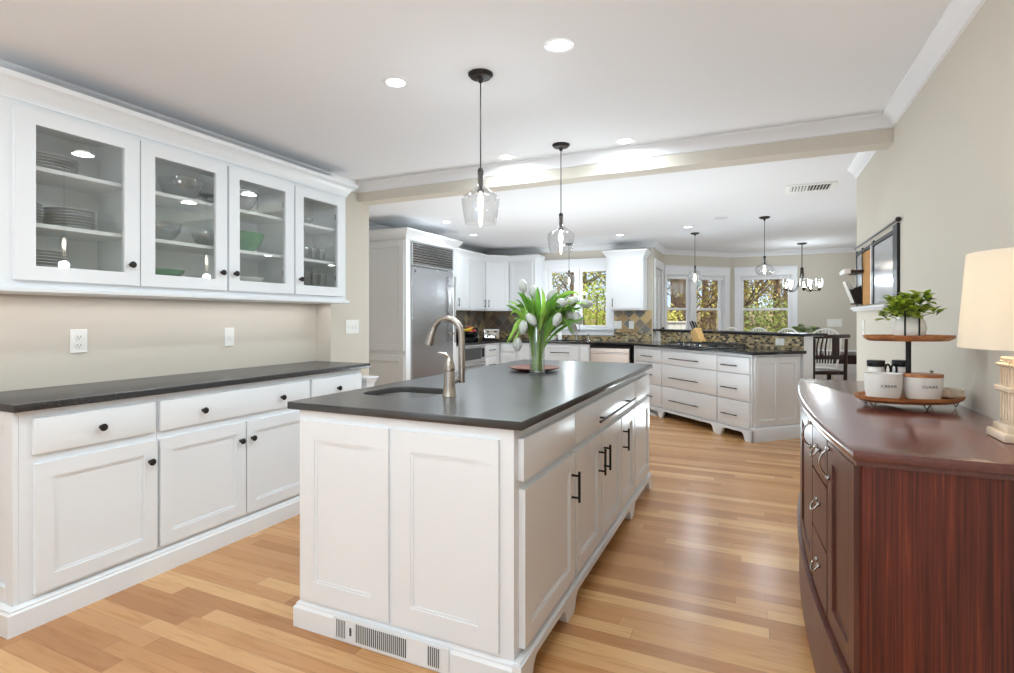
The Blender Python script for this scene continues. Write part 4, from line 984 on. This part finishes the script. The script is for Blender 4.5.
for (a, c) in ((.70, .86), (.42, .69), (.13, .41)):
    d = slab(t, 'drawer', .015, .36, a, c, KCAB); pull(d, .09, .29, a+(c-a)*.55, a+(c-a)*.55, m=BRONZE, off=.028)
t = T('base_cabinet', 'white corner base cabinet below the toaster', 'cabinet', (-4.18, 7.495, 0), 0, 'white kitchen base cabinets')
M().box(0, .60, 0, .70, .10, .884).box(0, .55, .05, .70, 0, .10).build('body', KCAB, t)
BY = 7.53
def kback(x0, x1, lab, nm='base_cabinet'): return kbase(nm, lab, (x0, BY), 0, x1-x0, depth=.66)
t = kback(-3.578, -3.30, 'white base cabinet with one door, left of the vase in the back run'); shaker(t, 'door', .01, .262, .13, .73, KCAB); slab(t, 'drawer', .01, .262, .745, .86, KCAB)
t = kback(-3.298, -2.87, 'white base cabinet behind the vase in the back run'); shaker(t, 'door', .02, .41, .13, .86, KCAB)
t = kback(-2.868, -2.155, 'white sink base cabinet with a false drawer front and bar pull')
d = shaker(t, 'drawer', .03, .555, .64, .86, KCAB, fw=.03); pull(d, .13, .42, .755, .755, m=BRONZE, off=.028)
shaker(t, 'door', .03, .288, .13, .625, KCAB); shaker(t, 'door', .296, .555, .13, .625, KCAB); M().box(.575, .70, -.015, 0, .11, .87, .004).box(.60, .675, -.02, -.015, .16, .82, .002).build('fluted_stile', KCAB, t)
t = T('dishwasher', 'stainless steel dishwasher with long bar handle in the back run', 'dishwasher', (-2.15, BY, 0), 0)
M().box(0, .575, .0, .60, .10, .87).box(.01, .565, .05, .60, 0, .10).build('body', DARKGAP, t)
M().box(.008, .567, -.025, -.0005, .12, .835, .006).build('door', DWM, t)
pull(t, .03, .545, .765, .765, y=-.025, m=CHROME, r=.011, off=.04)
# peninsula: x runs from the dishwasher corner to the free end, front faces the island
PX, PY = -1.583, 7.529
pn = T('peninsula_cabinet', 'white angled peninsula cabinet with nine drawers and scalloped feet', 'peninsula', (PX, PY, 0), -PI/4)
M().prism([(.06, .03), (2.17, .03), (2.17, .695), (.75, .695), (.06, .50)], .10, .884).build('body', KCAB, pn)
def tx(t_): return 2.20-t_
for (ta, tb, ha, hb) in ((.045, .500, .19, .42), (.515, 1.485, .785, 1.312), (1.502, 2.06, 1.66, 1.906)):
    for (za, zb, hz) in ((.685, .852, .760), (.405, .675, .523), (.130, .395, .243)):
        d = slab(pn, 'drawer', tx(tb), tx(ta), za, zb, KCAB, y=.03); pull(d, tx(hb), tx(ha), hz, hz, y=.008, m=BRONZE, r=.0055, off=.028)
sk = M().xz(skirt_pts(2.20, [(0, .62), (.655, .72), (1.655, 1.755), (2.11, 2.20)], top=.115, h=.085), .0, .03)
sk.build('skirt', KCAB, pn)
# panelled free end (faces along +x local)
ep = M(); E_ = Matrix.Translation((2.17, .03, 0)) @ Matrix.Rotation(PI/2, 4, 'Z')
for (a, c) in ((0.03, .09), (.30, .36), (.575, .64)): ep.box(a, c, -.012, 0, .15, .86, .002, mat=E_)
for (a, c) in ((.09, .30), (.36, .575)):
    ep.box(a, c, -.012, 0, .15, .215, .002, mat=E_).box(a, c, -.012, 0, .79, .86, .002, mat=E_)
ep.build('end_panel', KCAB, pn)
M().sweep([(2.17, .0), (2.17, .70)], [(0, 0), (.03, 0), (.03, .115), (.022, .13), (.016, .14), (0, .147)], side=-1).build('plinth', KCAB, pn)
rt = math.sqrt(.5); A_ = (-.027, 5.973)
def ab(t_, o_): return (A_[0]+rt*(o_-t_), A_[1]+rt*(o_+t_))
def y_at(o_, Y): return (Y-A_[1])/rt-o_
struct(M().prism([ab(.0, .70), ab(.0, .83), ab(y_at(.83, 8.22), .83), ab(y_at(.70, 8.22), .70)], 0, 1.062).build('wall_half', KCAB))
pts = [ab(-.02, .685), ab(-.02, 1.0), ab(y_at(1.0, 8.16), 1.0), ab(y_at(.685, 8.19), .685)]
pts = [ab(-.02, .685), ab(-.02, 1.02), ab(1.9, 1.02), (-1.372, 8.42), (-1.385, 8.212), ab(y_at(.685, 8.212), .685)]
tag(M().prism(pts, 1.0625, 1.095, b=.004).build('bar_countertop', GRAN), 'raised black stone bar top above the peninsula cooktop', 'countertop')
cpts = [(-3.545, 6.06), (-3.545, 7.50), ab(2.19, -.03), ab(-.03, -.03), ab(-.03, .695), ab(y_at(.695, 8.205), .695), (-4.195, 8.205), (-4.195, 6.06)]
cx = (5.946-.06-7.50)
cpts[2] = (5.946-.045-7.50, 7.50)
me = flat_curve_mesh([cpts, rrect(-2.83, -2.27, 7.64, 8.02, .04)[::-1]], .886, .917); me.materials.append(GRAN)
kt = bpy.data.objects.new('kitchen_countertop', me); COL.objects.link(kt); tag(kt, 'polished black stone countertop wrapping the kitchen and peninsula', 'countertop')
t = T('kitchen_sink', 'stainless undermount sink in the black counter below the window', 'sink')
M().box(-2.84, -2.83, 7.63, 8.03, .885, .8855).box(-2.83, -2.27, 7.64, 8.02, .8846, .8852).build('basin', STEEL, t)
# backsplash
DT = [rgb(138, 118, 98), rgb(182, 160, 130), rgb(112, 102, 94), rgb(164, 144, 120), rgb(124, 112, 100), rgb(196, 174, 136), rgb(150, 144, 134)]
DT2 = [rgb(176, 144, 98), rgb(198, 168, 120), rgb(120, 118, 110), rgb(160, 128, 84), rgb(140, 126, 106), rgb(206, 176, 124)]
MT = [rgb(74, 70, 64), rgb(190, 164, 118), rgb(136, 116, 86), rgb(206, 188, 148), rgb(160, 150, 124), rgb(170, 150, 112), rgb(84, 76, 66)]
TL = tile_mat('diamond_tile_left', .118, DT, rgb(170, 160, 144), PI/4, gw=.045); TB = tile_mat('diamond_tile_gold', .118, DT2, rgb(196, 182, 152), PI/4, gw=.045)
MO = tile_mat('glass_mosaic', .048, MT, rgb(150, 136, 112), 0, .2, ratio=2.0, gw=.07)
def splash(lab, x, y, rz, L, m1, zt=1.3735, z_=1.045):
    t = T('backsplash', lab, 'backsplash', (x, y, 0), rz)
    M().box(0, L, -.008, 0, .918, z_).build('mosaic_band', MO, t)
    if zt: M().box(0, L, -.008, 0, z_+.0005, zt).build('diamond_tiles', m1, t)
splash('brown diamond tile backsplash behind the fruit bowl', -4.2, 6.06, PI/2, 2.155, TL)
splash('brown diamond tile backsplash behind the toaster and tulips', -4.185, 8.22, 0, 1.03, TL)
splash('golden diamond tile backsplash right of the sink window', -1.99, 8.22, 0, .59, TB)
splash('narrow mosaic tile strip under the sink window', -3.15, 8.22, 0, 1.155, TB, None, .985)
t = T('backsplash', 'long glass mosaic strip below the raised bar top', 'backsplash', (*ab(y_at(.70, 8.20), .70), 0), -PI/4)
M().box(0, y_at(.70, 8.20), -.006, 0, .918, 1.062).build('mosaic_band', MO, t)
plate('light_switch', 'white double switch plate on the golden tiles, left of two', 'light switch', (-1.91, 8.211, 1.155), 0, .125, .12, 'switch', 2)
plate('light_switch', 'white single switch plate on the golden tiles, right of two', 'light switch', (-1.70, 8.211, 1.155), 0, .075, .12, 'switch', 1)
p_ = ab(1.66, .694); plate('wall_outlet', 'white outlet on the mosaic strip left of the knife block', 'outlet', (p_[0], p_[1], .985), -PI/4, .11, .07, 'outlet', 1)
p_ = ab(.30, .694); plate('wall_outlet', 'white outlet on the mosaic strip near the free end of the bar', 'outlet', (p_[0], p_[1], .995), -PI/4, .12, .075, 'outlet', 1)
# cooktop
ck = T('gas_cooktop', 'black gas cooktop with grates set in the peninsula counter', 'cooktop', (*ab(1.52, .33), .917), -PI/4)
M().box(0, .90, -.25, .25, 0.0005, .010, .003).build('glass_base', mat('cooktop_steel', rgb(120, 122, 126), .22, .8), ck)
for i in range(3):
    m = M(); x0 = .03+i*.285; x1 = x0+.27
    for y in (-.21, -.07, .07, .21): m.box(x0, x1, y-.006, y+.006, .034, .044, .002)
    for x in (x0+.006, (x0+x1)/2, x1-.006): m.box(x-.006, x+.006, -.21, .21, .030, .0339, .001)
    for x in (x0+.01, x1-.01):
        for y in (-.205, .205): m.box(x-.006, x+.006, y-.006, y+.006, .0102, .033)
    m.build('grate', BLACK, ck)
    for y in (-.12, .12): M().lathe([(0, .0102), (.045, .0102), (.045, .018), (.03, .024), (0, .024)], ((x0+x1)/2, y, 0), 18).build('burner', BLACK, ck)
for i in range(5): M().lathe([(.018, .0102), (.018, .03), (.014, .034), (0, .034)], (.25+i*.10, -.23, 0), 14).build('control_knob', STEEL, ck)
# knife block
kb = T('knife_block', 'light wooden knife block with black-handled knives on the peninsula counter', 'knife block', (*ab(1.50, .56), .9175), -PI/4)
M().xz([(-.02, 0), (.15, 0), (.02, .215), (-.055, .165)], -.05, .05).build('block', BLOCKW, kb)
for i, (dx, dy, L_) in enumerate(((-.032, -.03, .12), (-.030, .0, .13), (-.012, .03, .12), (.0, -.012, .13), (-.045, .02, .10), (-.046, -.012, .09))):
    base_ = Vector((dx, dy, .19)) if i < 4 else Vector((-.052, dy, .13)); d_ = Vector((-.52, 0, .85)).normalized() if i < 4 else Vector((-.80, 0, .40)).normalized()
    M().tube([base_+d_*.0, base_+d_*L_*.5, base_+d_*L_], [.008, .010, .009], 8).build('knife_handle', BLACK, kb)
# toaster
to = T('toaster', 'chrome four-slot toaster in the corner of the kitchen counter', 'toaster', (-3.70, 7.44, .9175), math.radians(38))
M().box(-.13, .13, -.085, .085, .012, .175, .022, seg=4).build('body', CHROME, to)
M().box(-.122, .122, -.078, .078, 0, .014, .003).build('base', BLACK, to)
for y in (-.03, .03): M().box(-.10, -.01, y-.012, y+.012, .1752, .1765).box(.01, .10, y-.012, y+.012, .1752, .1765).build('slot', DARKGAP, to)
for x in (-.06, .06): M().box(x-.016, x+.016, -.105, -.0855, .125, .145, .003).build('lever', BLACK, to); M().lathe([(.014, 0), (.014, .012), (0, .012)], (x, -.085, .06), 14, Matrix.Rotation(PI/2, 4, 'X')).build('dial', BLACK, to)
# fruit bowl
fb = T('fruit_bowl', 'black footed wire-look bowl of fruit on the kitchen counter', 'fruit bowl', (-3.72, 6.80, .9175))
M().lathe([(0, 0), (.06, 0), (.062, .008), (.02, .02), (.018, .06), (.06, .075), (.115, .115), (.125, .15), (.119, .15), (.108, .118), (.055, .085), (0, .08)], seg=28, cap=False).build('bowl', BLACK, fb)
ORG = mat('orange_skin', rgb(232, 132, 36), .45, bump=.1, bscale=400); YEL = mat('banana_yellow', rgb(232, 196, 62), .45); RED = mat('apple_red', rgb(170, 44, 34), .3, var=.2, vscale=30)
k = 0
for (dx, dy, dz, r, mt, nm, lb) in ((-.05, -.03, .145, .036, ORG, 'orange', 'orange at the left of the fruit bowl'), (.04, -.05, .145, .036, ORG, 'orange', 'orange at the front of the fruit bowl'), (.05, .04, .15, .037, RED, 'apple', 'red apple at the right of the fruit bowl'), (-.02, .055, .15, .036, ORG, 'orange', 'orange at the back of the fruit bowl'), (.0, .0, .195, .035, RED, 'apple', 'red apple topmost in the fruit bowl')):
    o_ = M().ball((0, 0, 0), r, (1, 1, .93), 3).build(nm, mt); o_.location = (-3.72+dx, 6.80+dy, .9175+dz); tag(o_, lb, 'fruit', 'fruit in the black bowl')
tag(M().tube(bez(Vector((-.09, -.06, .18)), Vector((-.03, -.10, .16)), Vector((.05, -.10, .17)), Vector((.09, -.04, .215)), 10), [.006, .013, .017, .018, .018, .018, .017, .014, .009, .005], 10).build('banana', YEL), 'yellow banana curved over the front of the fruit bowl', 'fruit').location = (-3.72, 6.80, .9175)
t = T('coffee_station', 'black glossy countertop appliance between fruit bowl and toaster', 'appliance', (-3.93, 7.05, .9175), PI/2)
M().box(-.20, .20, -.12, .14, 0, .20, .012, seg=3).build('housing', GRAN, t); M().box(-.17, .12, -.126, -.1205, .03, .17, .003).build('front_glass', mat('black_glass', rgb(14, 14, 15), .06), t); M().tube([(.155, -.14, .04), (.155, -.14, .16)], .006, 8).tube([(.155, -.1205, .05), (.155, -.14, .05)], .005, 8).tube([(.155, -.1205, .15), (.155, -.14, .15)], .005, 8).build('handle', CHROME, t)
plate('wall_outlet', 'white outlet on the diamond tiles above the black appliance', 'outlet', (-4.191, 7.28, 1.18), PI/2, .075, .12, 'outlet')
# sink accessories
t = T('soap_dispenser', 'white soap bottle with pump behind the kitchen sink', 'soap dispenser', (-2.80, 8.09, .9175))
M().lathe([(0, 0), (.034, 0), (.036, .01), (.036, .10), (.028, .118), (.012, .122), (0, .122)], seg=20).build('bottle', PORC, t); M().tube([(0, 0, .12), (0, 0, .155), (-.01, -.03, .155)], .005, 8).build('pump', BLACK, t)
t = T('kitchen_faucet', 'chrome kitchen faucet before the sink window', 'faucet', (-2.52, 8.08, .9175))
M().lathe([(.026, 0), (.026, .006), (.02, .012), (.019, .13), (0, .14)], seg=16).build('body', CHROME, t); M().tube([(0, 0, .12), (0, -.01, .20), (-.0, -.07, .225), (0, -.15, .20), (0, -.17, .15)], .013, 10, 2).build('spout', CHROME, t); M().tube([(.012, 0, .12), (.05, 0, .17)], .006, 8).build('lever', CHROME, t)
t = T('water_tap', 'small chrome side tap right of the kitchen faucet', 'faucet', (-2.34, 8.09, .9175))
M().lathe([(.02, 0), (.018, .01), (.012, .05), (.015, .09), (0, .10)], seg=14).build('body', CHROME, t); M().tube([(0, 0, .08), (0, -.05, .10), (0, -.07, .08)], .007, 8, 1).build('spout', CHROME, t)
t = T('dish_tray', 'white dish tray left of the soap bottle at the kitchen sink', 'tray', (-2.98, 8.06, .9175)); M().box(-.11, .11, -.09, .09, 0, .012, .004).box(-.11, .11, -.09, -.08, .012, .05, .003).box(-.11, .11, .08, .09, .012, .05, .003).box(-.11, -.10, -.08, .08, .012, .05, .003).box(.10, .11, -.08, .08, .012, .05, .003).build('tray', PORC, t)

# ---------------- bar stools, dark stool, dining table
WHP = mat('white_painted_wood', rgb(226, 224, 216), .4)
def windsor(loc, rz, lab, proto=[None]):
    if proto[0]: return copy_tree(proto[0], loc=loc, rz=rz, label=lab)
    t = T('windsor_stool', lab, 'stool', loc, rz, 'white windsor stools along the raised bar'); proto[0] = t
    M().lathe([(0, .615), (.9, .615), (1, .63), (1, .645), (.92, .65), (0, .640)], seg=32, cap=False, sx=.20, sy=.19).build('seat', WHP, t)
    for (sx_, sy_) in ((-1, -1), (1, -1), (-1, 1), (1, 1)): M().tube([(sx_*.12, sy_*.11, .616), (sx_*.155, sy_*.15, .30), (sx_*.185, sy_*.18, 0)], [.013, .018, .012], 10, 1).build('leg', WHP, t)
    M().tube([(-.16, -.155, .22), (.16, -.155, .22)], .010, 8).tube([(-.16, .155, .22), (.16, .155, .22)], .010, 8).tube([(-.157, -.155, .28), (-.157, .155, .28)], .010, 8).tube([(.157, -.155, .28), (.157, .155, .28)], .010, 8).build('stretcher', WHP, t)
    hp = [(-.165, .12, .645), (-.185, .16, .86)]+[(-.185*math.cos(PI*k/10), .19+.02*math.sin(PI*k/10), .98+.14*math.sin(PI*k/10)) for k in range(0, 11)]+[(.185, .16, .86), (.165, .12, .645)]
    M().tube(hp, .012, 10, 1).build('back_hoop', WHP, t)
    for k in range(-3, 4):
        x = k*.042; zt = 1.115-.14*(abs(x)/.185)**2.4
        M().tube([(x*.75, .155, .645), (x, .202, zt)], .0065, 8).build('spindle', WHP, t)
    return t
for (x, y, a, lb) in ((.70, 7.66, .55, 'white windsor stool behind the dark slat-back stool, rightmost of four'), (.25, 7.78, .75, 'white windsor stool under the onion-shaped pendant, second of four from the right'), (-.10, 8.10, .8, 'white windsor stool before the dining window, second of four from the left'), (-.47, 8.47, .8, 'white windsor stool before the bay window, leftmost of four')):
    windsor((x, y, 0), -a, lb)
ds = T('slat_back_stool', 'dark brown slat-back counter stool at the free end of the raised bar', 'stool', (.745, 6.93, 0), math.radians(20))
M().box(-.18, .18, .0, .36, .63, .67, .008, seg=2).build('seat', DARKW, ds)
for (x, y) in ((-.165, .335), (.165, .335)): M().box(x-.018, x+.018, y-.018, y+.018, 0, .629, .003).build('leg', DARKW, ds)
for x in (-.17, .17): M().tube([(x, .01, 0), (x, -.005, .62), (x*1.0, -.03, 1.03)], [.018, .02, .016], 6, 1).build('back_post', DARKW, ds)
M().tube([(-.20, -.03, 1.052), (0, -.045, 1.056), (.20, -.03, 1.06)], .022, 6, 1).build('top_rail', DARKW, ds)
M().box(-.155, .155, -.012, .008, .80, .845, .004).build('lower_rail', DARKW, ds)
for x in (-.13, -.085, -.04): M().tube([(x, -.004, .845), (x-.006, -.012, .93), (x+.006, -.036, 1.04)], .008, 6, 1).build('slat', DARKW, ds)
M().box(.02, .095, -.04, -.02, .845, 1.04, .004).build('centre_splat', DARKW, ds)
for z in (.22, .40): M().box(-.15, .15, -.01, .006, z, z+.03, .003).build('stretcher', DARKW, ds)
dt = T('dining_table', 'dark brown rectangular dining table under the chandelier', 'table', (1.45, 9.15, 0), 0)
M().box(-.95, .95, -.45, .45, .715, .75, .006, seg=2).build('tabletop', DARKW, dt); M().box(-.87, .87, -.37, .37, .62, .7149, .003).build('apron', DARKW, dt)
for sx_ in (-1, 1):
    for sy_ in (-1, 1): M().lathe([(.03, 0), (.028, .05), (.042, .3), (.045, .6199), (0, .6199)], (sx_*.80, sy_*.31, 0), 4, Matrix.Rotation(PI/4, 4, 'Z')).build('leg', DARKW, dt)
t = T('table_plant', 'bushy green plant in a pale pot on the left end of the dining table', 'potted plant', (.64, 9.08, .7505))
M().lathe([(0, 0), (.07, 0), (.10, .06), (.11, .16), (.10, .20), (.09, .20), (.095, .15), (.06, .02), (0, .02)], seg=24, cap=False).build('pot', mat('pale_ceramic_pot', rgb(206, 196, 170), .5), t)
random.seed(5); m = M(); st = M()
for i in range(26):
    a = random.random()*2*PI; r = random.uniform(.03, .22); p = Vector((r*math.cos(a), r*math.sin(a), .44-.55*r*r*4+random.uniform(-.05, .02))); st.tube([(p.x*.2, p.y*.2, .15), (p.x*.6, p.y*.6, p.z*.85), tuple(p)], .002, 5, 1)
    for k in range(9):
        da = a+random.uniform(-1.8, 1.8); leafball(m, p-Vector((0, 0, random.uniform(0, .08))), Vector((math.cos(da), math.sin(da), random.uniform(-.4, .7))), random.uniform(.05, .075), .016)
st.build('stems', PLD, t); q_ = m.build('foliage', PLD, t); q_['kind'] = 'stuff'

# ---------------- outdoors
GRD = mat('leaf_litter_ground', rgb(150, 128, 92), .95, var=.45, vscale=1.5)
m = M(); t_ = bmesh.new(); n_ = 40; grid = []
random.seed(21)
for j in range(n_+1):
    row = []
    for i in range(n_+1):
        x = -22+40*i/n_; y = 8.6+32*j/n_; z = -.55+max(0, y-13)*.085+random.uniform(-.06, .06)
        row.append(t_.verts.new((x, y, z)))
    grid.append(row)
for j in range(n_):
    for i in range(n_): t_.faces.new((grid[j][i], grid[j][i+1], grid[j+1][i+1], grid[j+1][i]))
m._add(t_); struct(m.build('trim_7', GRD)); bpy.data.objects['trim_7'].name = 'ground'
BARK = mat('tree_bark', rgb(112, 94, 76), .9, var=.3, vscale=6)
FOL = [mat('spring_foliage_yellow', rgb(188, 180, 92), .8, var=.4, vscale=3), mat('spring_foliage_olive', rgb(132, 142, 72), .8, var=.4, vscale=3), mat('dry_foliage_tan', rgb(176, 148, 104), .85, var=.4, vscale=3)]
SHR = mat('shrub_lime_foliage', rgb(172, 186, 74), .8, var=.3, vscale=4)
def leafcloud(m, n, cx, cy, cz, rx, ry, rz_, size):
    t = bmesh.new()
    for _ in range(n):
        while True:
            u_, v_, w_ = (random.uniform(-1, 1) for _ in range(3))
            if u_*u_+v_*v_+w_*w_ < 1: break
        p = Vector((cx+u_*rx, cy+v_*ry, cz+w_*rz_)); a = Vector((random.uniform(-1, 1), random.uniform(-1, 1), random.uniform(-1, 1))).normalized(); b_ = a.orthogonal().normalized(); s_ = size*random.uniform(.6, 1.3)
        t.faces.new([t.verts.new(p+a*s_), t.verts.new(p+b_*s_*.6), t.verts.new(p-a*s_), t.verts.new(p-b_*s_*.6)])
    m._add(t)
def tree_proto(seed, fm, nleaf):
    random.seed(seed); t = T('tree', 'x', 'tree', (0, 0, 0), 0, 'trees outside the windows')
    H_ = 7.5; m = M(); top_ = Vector((random.uniform(-.4, .4), random.uniform(-.4, .4), H_)); P = bez(Vector((0, 0, -.3)), Vector((.1, 0, 2.2)), Vector((top_.x*.5-.1, top_.y, 5)), top_, 9)
    m.tube(P, [.13, .12, .11, .10, .085, .07, .055, .04, .02], 8)
    fo = M()
    for i in range(16):
        k = random.uniform(.18, .9); p = P[int(k*8)]; a = random.random()*2*PI; L = random.uniform(.8, 1.9)*(1.15-k*.6); e = p+Vector((math.cos(a)*L, math.sin(a)*L, random.uniform(.35, .9)*L))
        m.tube([p, p.lerp(e, .5)+Vector((0, 0, -.08)), e], [.035, .022, .008], 5, 1)
        leafcloud(fo, nleaf//16, e.x, e.y, e.z, .6, .6, .45, .045)
        for q in range(3):
            e2 = p.lerp(e, random.uniform(.4, .9))+Vector((random.uniform(-.5, .5), random.uniform(-.5, .5), random.uniform(.1, .6))); m.tube([p.lerp(e, .5), e2], [.014, .005], 4)
    m.build('trunk', BARK, t); f = fo.build('foliage', fm, t); f['kind'] = 'stuff'; return t
protos = [tree_proto(1, FOL[0], 1500), tree_proto(2, FOL[1], 1800), tree_proto(3, FOL[2], 1300)]
random.seed(9); spots = []
where = ['seen through the sink window', 'seen through the bay window', 'seen through the dining window']
adj = ['yellow-leaved', 'olive-green', 'sparse tan']
cand = [(-6.2, 14, 0), (-5.2, 17, 0), (-7.6, 19, 0), (-4.3, 13.6, 0), (-8.6, 23, 0), (-6.4, 26, 0), (-4.2, 21, 0),
        (-3.0, 15.5, 1), (-2.5, 19, 1), (-1.7, 14.2, 1), (-1.9, 23, 1), (-3.1, 27, 1), (-1.2, 17.5, 1), (-2.3, 31, 1),
        (-.4, 14.6, 2), (.5, 16.5, 2), (1.0, 20, 2), (-.3, 22, 2), (.9, 26, 2), (.1, 29, 2), (1.6, 15.4, 2)]
used = set()
DIST = {}
for i, (x, y, w_) in enumerate(cand):
    k = i % 3; z = -.55+max(0, y-13)*.085
    rank = sorted([c[1] for c in cand if c[2] == w_]).index(y)
    pos = ['nearest', 'second nearest', 'third nearest', 'fourth nearest', 'third farthest', 'second farthest', 'farthest'][rank]
    lb = adj[k]+' tree outdoors '+where[w_]+', '+pos+' there'
    o_ = protos[k]
    if k not in used: used.add(k); o_.location = (x, y, z); o_['label'] = lb
    else: copy_tree(o_, loc=(x, y, z), rz=random.random()*6, label=lb, sc=(random.uniform(.8, 1.2),)*2+(random.uniform(.85, 1.1),))
random.seed(33)
def shrub(lab, x, y, z, r, h, fm, n=1500, sz=.035):
    t = T('shrub', lab, 'shrub', (x, y, z)); m = M()
    for k in range(9):
        a = random.random()*2*PI; m.tube([(0, 0, -.1), (math.cos(a)*r*.3, math.sin(a)*r*.3, h*.5), (math.cos(a)*r*.7, math.sin(a)*r*.7, h*.9)], [.02, .012, .004], 5, 1)
    m.build('branches', BARK, t); m = M(); leafcloud(m, n, 0, 0, h*.52, r, r, h*.5, sz); f = m.build('foliage', fm, t); f['kind'] = 'stuff'
shrub('lime green shrub outside the right pane of the sink window', -3.15, 11.4, -.55, .62, 2.6, SHR, 2200)
shrub('yellow-green shrub low outside the left pane of the bay window', -3.2, 14.5, -.3, 1.1, 2.0, FOL[0], 2400, .05)
shrub('olive shrub low outside the right pane of the bay window', -1.9, 13.0, -.5, .9, 2.0, FOL[0], 2200, .045)
shrub('olive shrub low outside the dining window', .5, 14.0, -.4, 1.3, 2.1, FOL[1], 2600, .05)
shrub('tan shrub outside the left pane of the sink window', -4.9, 12.6, -.55, 1.0, 2.0, FOL[2], 2000, .045)
wf = T('garden_fence', 'low white board fence outside the bay window', 'fence', (-1.9, 11.6, -.56), PI/4)
for k in range(12): M().box(-.95+k*.16, -.95+k*.16+.15, -.01, .01, 0, 1.72, .003).build('board', WHP, wf)
M().box(-.96, .98, -.05, .05, 1.7205, 1.75, .004).build('cap_rail', WHP, wf)
